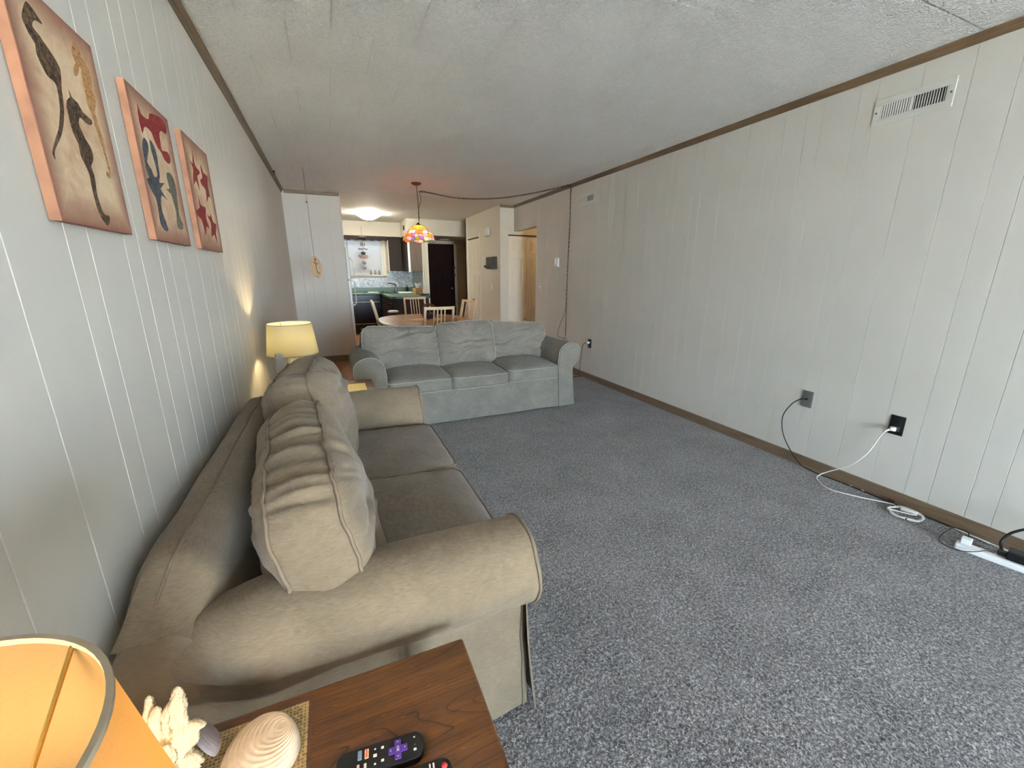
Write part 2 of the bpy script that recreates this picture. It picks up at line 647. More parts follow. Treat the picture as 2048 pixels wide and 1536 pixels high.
def spline(pts, n=12, closed=False):
    """Catmull-Rom through points"""
    pts = [Vector(p) for p in pts]
    out = []
    m = len(pts)
    for i in range(m if closed else m - 1):
        if closed:
            a, b, c, d = (pts[(i + k) % m] for k in (-1, 0, 1, 2))
        else:
            a = pts[max(i - 1, 0)]
            b = pts[i]
            c = pts[i + 1]
            d = pts[min(i + 2, m - 1)]
        for k in range(n):
            t = k / n
            out.append(0.5 * ((2 * b) + (c - a) * t + (2 * a - 5 * b + 4 * c - d) * t * t + (3 * b - a - 3 * c + d) * t ** 3))
    if not closed:
        out.append(pts[-1])
    return out


def sm(a, b, x):
    t = max(0.0, min(1.0, (x - a) / (b - a)))
    return t * t * (3 - 2 * t)


def text_mesh(body, size, depth=0.0003, align='CENTER'):
    cu = bpy.data.curves.new('txt', 'FONT')
    cu.body = body
    cu.size = size
    cu.extrude = depth
    cu.align_x = align
    cu.align_y = 'CENTER'
    cu.resolution_u = 2
    o = bpy.data.objects.new('txt', cu)
    COL.objects.link(o)
    bpy.context.view_layer.update()
    me = bpy.data.meshes.new_from_object(o.evaluated_get(bpy.context.evaluated_depsgraph_get()))
    bpy.data.objects.remove(o)
    bpy.data.curves.remove(cu)
    return me


def add_text(parent, name, body, size, mtx, mat, label=None):
    me = text_mesh(body, size)
    me.transform(mtx)
    me.materials.clear()
    me.materials.append(MAT[mat])
    o = link(name, me, parent, True)
    if label:
        o['label'] = label
    return o


# ------------------------------------------------------------------ the setting
def plank_me(w, h, d, key, mat, cache={}):
    k = (round(w, 3), round(h, 3), key)
    if k not in cache:
        mb = MB()
        c = min(0.0018, w * 0.2)
        # cross-section in the wall's running direction / outward depth, chamfered edges
        poly = [(0.0006, 0), (0.0006, d - c * 0.6), (c, d), (w - c, d), (w - 0.0006, d - c * 0.6), (w - 0.0006, 0)]
        mb.prism(poly, 'z', 0, h)
        cache[k] = mb.done('wall_plank', mat)
    return cache[k]


def planks_on(parent, grooves, z0, z1, place, mat='panel'):
    """place(a) -> matrix putting local (run, outward, up) at groove a"""
    for a, b in zip(grooves[:-1], grooves[1:]):
        me = plank_me(b - a, z1 - z0, 0.006, mat, mat)
        o = link('wall_plank', me, parent, False)
        o.matrix_local = place(a, z0)


# floors
fl = struct('floor', MB().bx(XL - 0.1, XR + 0.1, YB - 0.1, 4.56, -0.08, 0.0), 'carpet', 'grey flecked wall-to-wall carpet')
fw_ = struct('floor_dining', MB().bx(XL - 0.1, 4.6, 4.56, YK + 0.1, -0.08, -0.013), 'floor_wood', 'brown laminate floor beyond the far sofa')
pk = MB()
pk.box((0, 0, -0.0065), (0.128, 1.198, 0.013), None, 0.0012, 1)
pme = pk.done('floor_plank', 'floor_wood')
row = 0
x = XL + 0.065
while x < XR + 0.05:
    k = 4.575 - (row % 4) * 0.3
    while k < 9.0:
        lo, hi = max(k, 4.575), k + 1.2
        o = link('floor_plank', pme, fw_, False)
        o.location = (x, (lo + hi) / 2, 0.0)
        o.scale = (1, (hi - lo) / 1.2, 1)
        k += 1.2
    x += 0.13
    row += 1
# carpet edge strip
struct('trim_1', MB().bx(XL, XR, 4.545, 4.575, 0.0, 0.006, 0.002), 'oak_edge', 'dark strip where carpet meets laminate')

# left wall
wl = struct('wall_left', MB().bx(XL - 0.12, XL - 0.006, YB, 7.0, -0.02, H), 'panel', 'white vertical panelled wall behind the loveseat')
gl = [YB]
base = [0.80, 1.0, 1.196, 1.288, 1.474, 1.568, 1.714, 1.815, 1.96]
g = []
for k in range(-5, 6):
    g += [b + k * 1.16 for b in base[:-1]]
gl += sorted(q for q in g if YB + 0.04 < q < 6.85) + [6.9]
planks_on(wl, gl, 0.0, H - 0.002, lambda a, z0: Matrix.Translation((XL - 0.006, a, z0)) @ Matrix(((0, 1, 0, 0), (1, 0, 0, 0), (0, 0, 1, 0), (0, 0, 0, 1))))

# right wall with the hall opening (y 6.0 - 6.87, z < 2.03)
HO = 6.0
wr = struct('wall_right', MB().bx(XR + 0.006, XR + 0.12, YB, HO, -0.02, H).bx(XR + 0.006, XR + 0.12, HO, 6.87, 2.03, H), 'panel',
            'white vertical panelled wall with vents and outlets')
gr = [YB]
pat = [0.2, 0.2, 0.09, 0.2, 0.1, 0.15, 0.11, 0.165]
q = 2.47 - 1.215 * 6
i = 0
while q < HO - 0.05:
    if q > YB + 0.04:
        gr.append(q)
    q += pat[i % 8]
    i += 1
gr.append(HO)
planks_on(wr, gr, 0.0, H - 0.002, lambda a, z0: Matrix.Translation((XR + 0.006, a, z0)) @ Matrix(((0, -1, 0, 0), (1, 0, 0, 0), (0, 0, 1, 0), (0, 0, 0, 1))))
planks_on(wr, [HO, 6.2, 6.4, 6.49, 6.69, 6.87], 2.03, H - 0.002, lambda a, z0: Matrix.Translation((XR + 0.006, a, z0)) @ Matrix(((0, -1, 0, 0), (1, 0, 0, 0), (0, 0, 1, 0), (0, 0, 0, 1))))

# partition hiding the fridge
PX = 0.243
wp = struct('wall_partition', MB().bx(XL - 0.006, PX, 6.906, 6.99, -0.02, H), 'panel', 'narrow white panelled partition beside the fridge')
planks_on(wp, [XL, -0.34, -0.22, -0.075, 0.09, PX], 0.0, H - 0.002, lambda a, z0: Matrix.Translation((a, 6.906, z0)) @ Matrix(((1, 0, 0, 0), (0, -1, 0, 0), (0, 0, 1, 0), (0, 0, 0, 1))))

# rear wall with the glass door opening, added unseen daylight blockers outside
mb = MB()
mb.bx(XL - 0.12, WX0, YB - 0.12, YB, 0, H).bx(WX1, XR + 0.12, YB - 0.12, YB, 0, H).bx(WX0, WX1, YB - 0.12, YB, WZ1, H)
struct('wall_rear', mb, 'wall', 'wall with the glass door behind the camera')
mb = MB()
for xx in (WX0 + 0.025, (WX0 + WX1) / 2, WX1 - 0.025):
    mb.bx(xx - 0.025, xx + 0.025, YB - 0.09, YB - 0.04, 0, WZ1)
mb.bx(WX0, WX1, YB - 0.09, YB - 0.04, WZ1 - 0.05, WZ1).bx(WX0, WX1, YB - 0.09, YB - 0.04, 0, 0.04)
struct('door_1', mb, 'white', 'sliding glass door frame behind the camera')
mb = MB()
mb.bx(XR + 0.2, XR + 0.6, YB - 2.2, YB - 0.12, -0.2, 2.6)
mb.bx(XL - 0.6, 3.4, YB - 2.2, YB - 0.12, 2.6, 2.7)
struct('daylight_blocker', mb, 'concrete', 'added unseen side wall and roof that limit the daylight')  # side wall and roof added out of view to cut down incoming daylight
struct('ground', MB().bx(-30, 30, -40, YB - 0.12, -0.3, -0.15), 'outside', 'pale paved ground outside')
struct('ground_kitchen', MB().bx(-20, 20, YK + 0.12, 40, -0.5, -0.3), 'outside', 'pale ground outside the kitchen window')

# closet block on the right, hall behind it
CX, CY0, CY1 = 2.732, 6.87, 8.87
mb = MB()
mb.bx(CX, CX + 0.05, CY0, 7.97, -0.05, H + 0.02).bx(CX, CX + 0.05, 8.71, CY1, -0.05, H + 0.02).bx(CX, CX + 0.05, 7.97, 8.71, 2.02, H + 0.02)
mb.bx(CX, 3.4, CY1 - 0.05, CY1, -0.05, H + 0.02)
struct('wall_closet', mb, 'wall', 'cream closet wall with chime and intercom')
mb = MB()
mb.bx(CX + 0.05, 2.885, CY0, CY0 + 0.05, -0.05, H + 0.02).bx(2.885, 4.5, CY0, CY0 + 0.05, 1.975, H + 0.02).bx(3.6, 4.5, CY0, CY0 + 0.05, -0.05, 1.975).bx(2.86, 3.65, CY0 + 0.06, CY0 + 0.1, -0.05, 2.0)
struct('wall_jog', mb, 'wall', 'narrow cream wall face above the hall door')
mb = MB()
mb.bx(XR + 0.12, 4.5, HO - 0.13, HO - 0.01, -0.05, H + 0.02).bx(4.5, 4.6, HO - 0.13, CY0 + 0.05, -0.05, H + 0.02)
struct('wall_hall', mb, 'wall_dark', 'side walls of the short hall')

# header, soffits, wall end, entry
mb = MB()
mb.bx(1.90, 3.4, 9.3, 9.36, 2.12, H + 0.02)
mb.bx(1.59, 1.90, 9.3, YK, 2.12, H + 0.02)
mb.bx(XL, 1.59, 10.16, YK, 2.137, H + 0.02)
struct('trim_2', mb, 'wall', 'cream soffit over the kitchen cabinets and entry')
struct('wall_entry_divider', MB().bx(1.90, 2.0, 9.3, YK, -0.05, 2.12), 'wall', 'end of the wall between kitchen and entry')
struct('ceiling_entry', MB().bx(2.0, 3.4, 9.36, YK, 2.12, 2.16), 'wall_dark', 'low entry ceiling')
mb = MB()
mb.bx(3.25, 3.42, 8.82, YK + 0.1, -0.05, H + 0.02)
mb.bx(2.0, 2.10, YK, YK + 0.1, -0.05, 2.12).bx(2.94, 3.4, YK, YK + 0.1, -0.05, 2.12).bx(2.10, 2.94, YK, YK + 0.1, 2.045, 2.12).bx(2.05, 3.0, YK + 0.06, YK + 0.1, -0.05, 2.12)
struct('wall_entry', mb, 'wall_dark', 'entry walls with painted-in shade around the front door')

# kitchen walls
mb = MB()
KW0, KW1, KZ0, KZ1 = 0.33, 1.20, 1.30, 2.08
mb.bx(XL, KW0, YK, YK + 0.1, -0.05, H + 0.02).bx(KW1, 2.0, YK, YK + 0.1, -0.05, H + 0.02).bx(KW0, KW1, YK, YK + 0.1, -0.05, KZ0).bx(KW0, KW1, YK, YK + 0.1, KZ1, H + 0.02)
wk = struct('wall_kitchen', mb, 'wall', 'kitchen back wall with window')
struct('wall_kitchen_left', MB().bx(XL - 0.12, XL, 6.99, YK + 0.1, -0.05, H + 0.02), 'wall', 'kitchen side wall behind the fridge')
part(wk, 'backsplash', MB().bx(XL, 1.90, YK - 0.008, YK, 1.01, KZ0 - 0.07).bx(KW1 + 0.07, 1.90, YK - 0.008, YK, KZ0 - 0.07, 1.40).bx(1.888, 1.90, 9.32, YK, 1.01, 1.39), 'marble')

# ceiling: slab and rows of staggered fibre tiles
ce = struct('ceiling', MB().bx(XL - 0.12, 4.6, YB - 0.12, YK + 0.1, H + 0.008, H + 0.12), 'popcorn', 'stippled white ceiling with staggered tiles')
TW, TD = 0.39, 0.4115
mb = MB()
c = 0.0065
mb.raw([(0.0018, 0.0018, 0.009), (TW - 0.0018, 0.0018, 0.009), (TW - 0.0012, TD - 0.0012, 0.009), (0.0012, TD - 0.0012, 0.009),
        (0.0012, 0.0012, c * 0.75), (TW - 0.0012, 0.0012, c * 0.75), (TW - 0.0012, TD - 0.0012, c * 0.75), (0.0012, TD - 0.0012, c * 0.75),
        (c, c, 0), (TW - c, c, 0), (TW - c, TD - c, 0), (c, TD - c, 0)],
       [(0, 1, 2, 3), (0, 4, 5, 1), (1, 5, 6, 2), (2, 6, 7, 3), (3, 7, 4, 0), (4, 8, 9, 5), (5, 9, 10, 6), (6, 10, 11, 7), (7, 11, 8, 4), (8, 11, 10, 9)])
tme = mb.done('ceiling_tile', 'ceiling')
for r in range(-12, 15):
    y0 = 0.4325 + r * TD + 0.4
    y0 = 1.244 + (r - 2) * TD
    if y0 < YB - 0.2:
        continue
    n0 = -0.655 - (TW / 2 if r % 2 else 0)
    k = 0
    while n0 + k * TW < XR:
        xx = n0 + k * TW
        o = link('ceiling_tile', tme, ce, False)
        sx = 1.0
        if xx < XL - 0.1:
            sx = (xx + TW - (XL - 0.05)) / TW
            xx = XL - 0.05
        if xx + TW > XR + 0.1:
            sx = (XR + 0.05 - xx) / TW
        o.location = (xx, y0, H)
        o.scale = (sx, 1, 1)
        k += 1
YT = 1.244 + 13 * TD
part(ce, 'stippled_field', MB().bx(XL, 3.0, YT, YK, H, H + 0.009), 'popcorn')

# brown trims along ceiling, baseboards
mb = MB()
# left crown: two-step moulding
mb.prism([(XL, H), (XL, H - 0.042), (XL + 0.006, H - 0.042), (XL + 0.012, H - 0.03), (XL + 0.014, H - 0.02), (XL + 0.03, H - 0.008), (XL + 0.032, H)], 'y', YB, 6.9)
struct('trim_3', mb, 'trim', 'brown ceiling trim along left wall')
mb = MB()
mb.prism([(XR, H), (XR, H - 0.042), (XR - 0.006, H - 0.042), (XR - 0.012, H - 0.03), (XR - 0.014, H - 0.02), (XR - 0.022, H - 0.008), (XR - 0.024, H)], 'y', YB, 6.87)
struct('trim_4', mb, 'trim', 'brown ceiling trim along right wall')
struct('trim_5', MB().bx(XL + 0.03, PX + 0.006, 6.88, 6.9, H - 0.042, H, 0.004), 'trim', 'brown ceiling trim on partition')
struct('trim_6', MB().bx(PX, PX + 0.012, 6.878, 6.9, H - 0.05, H, 0.003), 'white', 'white end cap of the partition trim')
struct('trim_7', MB().bx(CX - 0.004, XR - 0.02, 6.85, 6.87, H - 0.042, H, 0.004), 'trim', 'brown ceiling trim above the hall door')
mb = MB()
mb.prism([(XR, 0), (XR, 0.072), (XR - 0.008, 0.072), (XR - 0.011, 0.066), (XR - 0.013, 0.012), (XR - 0.02, 0.008), (XR - 0.02, 0)], 'y', YB, HO)
struct('baseboard_right', mb, 'base', 'brown baseboard along right wall')
struct('baseboard_left', MB().bx(XL, XL + 0.012, YB, 6.9, 0, 0.072, 0.003), 'base')
struct('baseboard_partition', MB().bx(XL, 0.20, 6.885, 6.9, 0.002, 0.085, 0.003).bx(XL, 0.19, 6.872, 6.885, 0.002, 0.02, 0.003), 'base', 'brown baseboard below partition')
struct('trim_8', MB().bx(PX, PX + 0.012, 6.898, 6.99, 0.0, H, 0.003), 'panel', 'corner bead on the partition edge')
struct('trim_9', MB().bx(1.882, 1.90, 9.288, 9.3, 0.0, 2.12, 0.003).bx(2.0, 2.015, 9.288, 9.36, 0, 2.12, 0.003), 'door_white', 'white casing on the wall end')


# ------------------------------------------------------------------ doors
def panel_door(name, label, origin, ux, w, h, rows, cols, mat, kind='structure', knob=None):
    """flat slab with raised panels; ux = running direction, outward = ux rotated"""
    o = Vector(origin)
    ux = Vector(ux)
    out = Vector((ux.y, -ux.x, 0))
    mt = Matrix((ux, out, Vector((0, 0, 1)))).transposed().to_4x4()
    mt.translation = o
    mb = MB()
    mb.bx(0, w, -0.03, 0, 0, h, 0.002)
    mb.bm.transform(mt)
    d = struct(name, mb, mat, label)
    st = 0.22 * w / cols if cols == 1 else 0.11 * w
    pw = (w - st * (cols + 1)) / cols
    for ci in range(cols):
        for z0, z1 in rows:
            p = MB()
            x0 = st + ci * (pw + st)
            zz0, zz1 = z0 * h, z1 * h
            e = min(0.028, pw * 0.2)
            # sunken moulding frame then raised field
            p.bx(x0, x0 + pw, -0.004, 0.004, zz0, zz0 + 0.012, 0.003)
            p.bx(x0, x0 + pw, -0.004, 0.004, zz1 - 0.012, zz1, 0.003)
            p.bx(x0, x0 + 0.012, -0.004, 0.004, zz0 + 0.012, zz1 - 0.012, 0.003)
            p.bx(x0 + pw - 0.012, x0 + pw, -0.004, 0.004, zz0 + 0.012, zz1 - 0.012, 0.003)
            p.bx(x0 + e, x0 + pw - e, -0.004, 0.006, zz0 + e, zz1 - e, 0.005)
            p.bm.transform(mt)
            part(d, 'door_panel', p, mat)
    if knob:
        p = MB()
        p.lathe([(0.0, 0.045), (0.014, 0.042), (0.019, 0.032), (0.014, 0.02), (0.008, 0.012), (0.012, 0.0)], (0, 0, 0), 14)
        p.bm.transform(mt @ Matrix.Translation((knob[0], 0, knob[1])) @ Matrix.Rotation(-PI / 2, 4, 'X'))
        part(d, 'knob', p, knob[2], True)
    return d


rows3 = [(0.04, 0.13), (0.17, 0.57), (0.62, 0.95)]
# bifold leaves of the hall door, plane y = 6.87, facing -y
panel_door('door_2', 'left cream panelled leaf of the hall bifold door', (2.888, CY0 + 0.012, 0.01), (1, 0, 0), 0.35, 1.945, [(0.06, 0.30), (0.36, 0.62 + 0.2), (0.86, 0.965)], 1, 'door_white', knob=(0.325, 0.52, 'brass'))
panel_door('door_3', 'right warm-lit leaf of the hall bifold door', (3.243, CY0 + 0.018, 0.01), (1, 0, 0), 0.35, 1.945, [(0.06, 0.30), (0.36, 0.62 + 0.2), (0.86, 0.965)], 1, 'door_white')
struct('trim_10', MB().bx(2.88, 3.62, CY0 - 0.004, CY0 + 0.03, 1.957, 1.975), 'dark_metal', 'dark track above the hall door')
# closet bifold, plane x = 2.732, facing -x
panel_door('door_4', 'cream six-panel closet door near the entry', (CX - 0.002 + 0.012, 8.705, 0.01), (0, -1, 0), 0.73, 1.99, [(0.05, 0.36), (0.42, 0.66), (0.70, 0.95)], 2, 'door_white', knob=(0.36, 0.80, 'brass'))
struct('trim_11', MB().bx(CX - 0.003, CX + 0.03, 7.972, 8.708, 2.0, 2.02), 'dark_metal', 'dark track above the closet door')
mb = MB()
mb.bx(CX - 0.008, CX, 7.90, 7.97, 0, 2.09, 0.002).bx(CX - 0.008, CX, 8.71, 8.78, 0, 2.09, 0.002)
struct('trim_12', mb, 'door_white', 'cream casing of the closet door')
# entry door
mb = MB()
mb.bx(2.10, 2.94, YK + 0.005, YK + 0.045, 0.0, 2.045, 0.003)
fd = struct('door_5', mb, 'door_brown', 'dark brown front door at the end of the entry')
p = MB()
p.lathe([(0.0, 0.06), (0.02, 0.058), (0.03, 0.045), (0.026, 0.03), (0.012, 0.02), (0.03, 0.008), (0.032, 0.0)], (0, 0, 0), 18)
p.bm.transform(Matrix.Translation((2.845, YK + 0.005, 0.97)) @ Matrix.Rotation(PI / 2, 4, 'X'))
part(fd, 'knob', p, 'steel', True, label='round steel knob')
p = MB()
p.lathe([(0.0, 0.03), (0.024, 0.028), (0.028, 0.0)], (0, 0, 0), 16)
p.bm.transform(Matrix.Translation((2.862, YK + 0.005, 1.22)) @ Matrix.Rotation(PI / 2, 4, 'X'))
part(fd, 'deadbolt', p, 'dark_metal', True)
for zz in (1.47, 1.30, 0.45):
    part(fd, 'latch', MB().bx(2.88, 2.94, YK - 0.02, YK + 0.005, zz - 0.03, zz + 0.03, 0.004), 'black')
mb = MB()
mb.bx(2.05, 2.115, YK - 0.012, YK, 0, 2.10, 0.003).bx(2.925, 2.99, YK - 0.012, YK, 0, 2.10, 0.003).bx(2.05, 2.99, YK - 0.012, YK, 2.036, 2.105, 0.003)
struct('trim_13', mb, 'door_white', 'pale casing around the front door')

# ------------------------------------------------------------------ kitchen window
mb = MB()
f = 0.045
mb.bx(KW0, KW0 + f, YK + 0.02, YK + 0.07, KZ0, KZ1).bx(KW1 - f, KW1, YK + 0.02, YK + 0.07, KZ0, KZ1)
mb.bx(KW0 + f, KW1 - f, YK + 0.02, YK + 0.07, KZ0, KZ0 + f).bx(KW0 + f, KW1 - f, YK + 0.02, YK + 0.07, KZ1 - f, KZ1)
mb.bx(KW0 + f, KW1 - f, YK + 0.03, YK + 0.06, 1.68, 1.715)
w1 = struct('window_1', mb, 'white', 'bright kitchen window with white blinds')
part(w1, 'pane', MB().bx(KW0 + f, KW1 - f, YK + 0.045, YK + 0.05, KZ0 + f, 1.68), 'pane')
part(w1, 'pane', MB().bx(KW0 + f, KW1 - f, YK + 0.045, YK + 0.05, 1.715, KZ1 - f), 'pane')
mb = MB()
mb.bx(KW0 - 0.06, KW0, YK - 0.014, YK, KZ0 - 0.05, KZ1 + 0.05).bx(KW1, KW1 + 0.06, YK - 0.014, YK, KZ0 - 0.05, KZ1 + 0.05)
part(w1, 'casing', mb, 'door_white')
part(w1, 'sill', MB().bx(KW0 - 0.07, KW1 + 0.08, YK - 0.07, YK + 0.02, KZ0 - 0.03, KZ0, 0.004).bx(KW0 - 0.05, KW1 + 0.06, YK - 0.014, YK, KZ0 - 0.08, KZ0 - 0.03, 0.003), 'door_white')
bl = thing('window_blind', 'white horizontal slat blind filling the kitchen window', 'blind', (0.765, YK + 0.012, KZ0))
mb = MB()
z = KZ0 + 0.035
while z < KZ1 - 0.02:
    mb.box((0.765, YK + 0.005, z), (0.80, 0.024, 0.0012), Euler((math.radians(76), 0, 0)))
    z += 0.0235
o = part(bl, 'slats', mb, 'blind')
o['kind'] = 'stuff'
part(bl, 'head_rail', MB().bx(0.36, 1.17, YK - 0.008, YK + 0.018, KZ1 - 0.03, KZ1, 0.003), 'white')
part(bl, 'bottom_rail', MB().bx(0.365, 1.165, YK - 0.006, YK + 0.016, KZ0 + 0.004, KZ0 + 0.018, 0.003), 'white')
part(bl, 'tilt_wand', MB().cyl((0.44, YK - 0.016, KZ1 - 0.03), (0.445, YK - 0.016, KZ0 + 0.12), 0.004, seg=8), 'steel')


# ------------------------------------------------------------------ upholstery
def cushion(w, h, t, r, dome, seed, band_amp=0.006, face_amp=0.008, lump=0.012, pipe_r=0.006, NO=150, NR=13, NB=7, bow=0.02, dome_back=None, taper=0.0, wr=1.0, creases=0):
    """box cushion: outline in (u, v), thickness along n. returns (mesh builder, piping builder) in u,v,n space"""
    dome_back = dome if dome_back is None else dome_back
    # outline with rounded corners, slightly bowed edges
    raw = []
    for cx, cy, a0 in ((w / 2 - r, h / 2 - r, 0), (-w / 2 + r, h / 2 - r, PI / 2), (-w / 2 + r, -h / 2 + r, PI), (w / 2 - r, -h / 2 + r, 1.5 * PI)):
        for k in range(13):
            a = a0 + PI / 2 * k / 12
            raw.append(Vector((cx + r * math.cos(a), cy + r * math.sin(a))))
    # resample
    L = [0]
    n = len(raw)
    for i in range(n):
        L.append(L[-1] + (raw[(i + 1) % n] - raw[i]).length)
    tot = L[-1]
    out = []
    j = 0
    for i in range(NO):
        d = tot * i / NO
        while L[j + 1] < d:
            j += 1
        q = (d - L[j]) / max(1e-9, L[j + 1] - L[j])
        p = raw[j % n].lerp(raw[(j + 1) % n], q)
        x, y = p
        x *= 1 + bow * (1 - (2 * y / h) ** 2) - taper * (y / h)
        y *= 1 + bow * 0.7 * (1 - (2 * x / w) ** 2)
        out.append(Vector((x, y)))
    S = Vector((seed * 3.7, seed * 1.3, seed * 0.71))

    def nz(*a):
        return noise.noise(Vector(a) + S)
    cr = random.Random(seed * 31)
    folds = [(cr.uniform(-0.42, 0.42) * h, cr.uniform(-0.28, 0.28), cr.uniform(-0.35, 0.35) * w, cr.uniform(0.16, 0.4) * w, cr.uniform(0.008, 0.014)) for _ in range(creases)]
    verts, faces = [], []
    idx = {}
    # band rows (b = 0..NB) from n=-t/2 to t/2
    nrm = []
    for i in range(NO):
        d = out[(i + 1) % NO] - out[i - 1]
        nrm.append(Vector((d.y, -d.x)).normalized())

    def arcp(i):
        a = 2 * PI * i / NO
        return (math.cos(a), math.sin(a))
    wob = []
    for i in range(NO):
        ca, sa = arcp(i)
        wob.append((nz(ca * 4.5, sa * 4.5, 1.3) * 0.010 + nz(ca * 12, sa * 12, 3.1) * 0.004) * wr)
    for b in range(NB + 1):
        f = b / NB
        for i in range(NO):
            ca, sa = arcp(i)
            fold = nz(ca * 9 * 1.6 + f * 0.6, sa * 9 * 1.6 - f * 0.4, 7.7)
            fold2 = nz(ca * 22, sa * 22, 4 + f * 1.5)
            env = math.sin(PI * f)
            bulge = 0.10 * t * env + (band_amp * (fold * 1.6 + 0.6 * fold2)) * (0.3 + env)
            p = out[i] + nrm[i] * bulge
            nn = (f - 0.5) * t + wob[i] * (1 if b in (0, NB) else 0.9)
            idx['b', b, i] = len(verts)
            verts.append(Vector((p.x, p.y, nn)))
    for b in range(NB):
        for i in range(NO):
            i2 = (i + 1) % NO
            faces.append((idx['b', b, i], idx['b', b, i2], idx['b', b + 1, i2], idx['b', b + 1, i]))
    for side, dm, brow in ((1, dome, NB), (-1, dome_back, 0)):
        for k in range(1, NR + 1):
            s = 1 - k / NR
            s = s ** 0.85
            for i in range(NO):
                if k == NR:
                    if i == 0:
                        idx['f', side, k, 0] = len(verts)
                        verts.append(Vector((0, 0, side * (t / 2 + dm))))
                    continue
                p = out[i] * s
                ca, sa = arcp(i)
                hgt = dm * (1 - s ** 2.3) ** 0.62
                rad = nz(ca * 8 + s, sa * 8 - s, 2.0 + side) * 1.5 + 0.7 * nz(ca * 17, sa * 17, s * 3)
                hgt += face_amp * rad * (s ** 4.5) * min(1, (1 - s) * 6) * wr
                hgt += lump * nz(p.x * 5, p.y * 5, side * 2.2) * min(1, (1 - s) * 3)
                hgt += face_amp * 0.8 * (abs(nz(p.x * 5 + p.y * 9, p.y * 13 - p.x * 3, side + 9.1))) * min(1, (1 - s) * 4)
                for fy, fs, fx, fl, fa in folds:
                    dd = (p.y - fy - fs * (p.x - fx) - 0.035 * nz(p.x * 7, fy * 9, 1.7)) / 0.016
                    if abs(dd) < 3:
                        lw = math.exp(-((p.x - fx) / fl) ** 2)
                        hgt += fa * lw * (math.exp(-dd * dd) - 0.8 * math.exp(-(dd - 1.5) ** 2)) * min(1, (1 - s) * 6)
                idx['f', side, k, i] = len(verts)
                verts.append(Vector((p.x, p.y, side * (t / 2 + hgt) + wob[i] * s ** 3)))

        def g(k, i):
            if k == 0:
                return idx['b', brow, i]
            if k == NR:
                return idx['f', side, k, 0]
            return idx['f', side, k, i]
        for k in range(NR):
            for i in range(NO):
                i2 = (i + 1) % NO
                q = [g(k, i), g(k, i2), g(k + 1, i2), g(k + 1, i)]
                q2 = []
                for z in q:
                    if z not in q2:
                        q2.append(z)
                faces.append(tuple(q2 if side > 0 else q2[::-1]))
    mb = MB().raw(verts, faces)
    pp = MB()
    for b in (0, NB):
        pts = [verts[idx['b', b, i]] + Vector((nrm[i].x, nrm[i].y, 0)) * pipe_r * 0.5 for i in range(NO)]
        pp.tube(pts, pipe_r, 6, True)
    return mb, pp


def add_cushion(root, name, mtx, mat, pipe, **kw):
    mb, pp = cushion(**kw)
    mb.bm.transform(mtx)
    pp.bm.transform(mtx)
    o = part(root, name, mb, mat, True, world=False)
    part(o, 'piping', pp, pipe, True, world=False)
    return o


ARM = [(0.098, 0.012), (0.104, 0.10), (0.110, 0.20), (0.113, 0.30), (0.108, 0.375), (0.088, 0.415), (0.05, 0.44), (0.018, 0.478),
       (0.002, 0.53), (0.010, 0.585), (0.045, 0.63), (0.10, 0.652), (0.16, 0.648), (0.215, 0.618), (0.246, 0.572), (0.256, 0.52),
       (0.258, 0.45), (0.258, 0.36), (0.258, 0.26), (0.258, 0.16), (0.258, 0.08), (0.258, 0.012)]


def arm_builder(side, W, D, seed):
    """returns arm body and front piping. side -1 = left (X=0), +1 = right (X=W)"""
    prof = spline([(x, z, 0) for x, z in ARM], 4)
    n = len(prof)
    ys = [0.0, 0.004, 0.012, 0.03] + [0.03 + (D - 0.04) * k / 26 for k in range(1, 27)] + [D - 0.004]
    verts, faces = [], []
    S = Vector((seed * 2.1, seed, 0.3))
    for j, y in enumerate(ys):
        k = sm(0.48, 0.74, y)
        kb = sm(0.62, 0.90, y)
        ins = {0: 0.012, 1: 0.005, 2: 0.001}.get(j, 0.0)
        for i, p in enumerate(prof):
            x, z = p.x, p.y
            # toward the back the roll melts into the back frame
            if x < 0.13 and z < 0.5:
                tgt = 0.03 + 0.035 * (0.5 - z) / 0.5
                x = x + (tgt - x) * k * 0.9
            if x < 0.16:
                x += 0.105 * kb * (0.16 - x) / 0.16
            if z > 0.5:
                z = z - 0.075 * kb * (z - 0.5) / 0.15
            # slipcover: skirt flares and waves toward the floor
            lo = 1 - sm(0.0, 0.3, z)
            if i < n * 0.3:
                x -= lo * (0.012 * math.sin(y * 9 + seed) + 0.014 * noise.noise(Vector((y * 7, seed, 2))))
            cx, cz = 0.16, 0.5
            dx, dz = x - cx, z - cz
            d = math.hypot(dx, dz) or 1
            w = 0.0045 * noise.noise(Vector((y * 6, i * 0.16, 1)) + S) + 0.002 * noise.noise(Vector((y * 17, i * 0.5, 5)) + S)
            if z > 0.03:
                x += dx / d * (w - ins)
                z += dz / d * (w - ins)
            X = x if side < 0 else W - x
            verts.append(Vector((X, y + (0.008 * noise.noise(Vector((x * 9, z * 9, seed))) if j < 3 else 0), z)))
    m = len(ys)
    for j in range(m - 1):
        for i in range(n - 1):
            faces.append((j * n + i, j * n + i + 1, (j + 1) * n + i + 1, (j + 1) * n + i))
        faces.append((j * n + n - 1, j * n, (j + 1) * n, (j + 1) * n + n - 1))
    faces.append(tuple(range(n)))
    faces.append(tuple(range((m - 1) * n, m * n)))
    mb = MB().raw(verts, faces)
    pp = MB()
    pp.tube([verts[2 * n + i] for i in range(n)], 0.0052, 6)
    # vertical front seam under the roll
    xs = 0.122 if side < 0 else W - 0.122
    return mb, pp


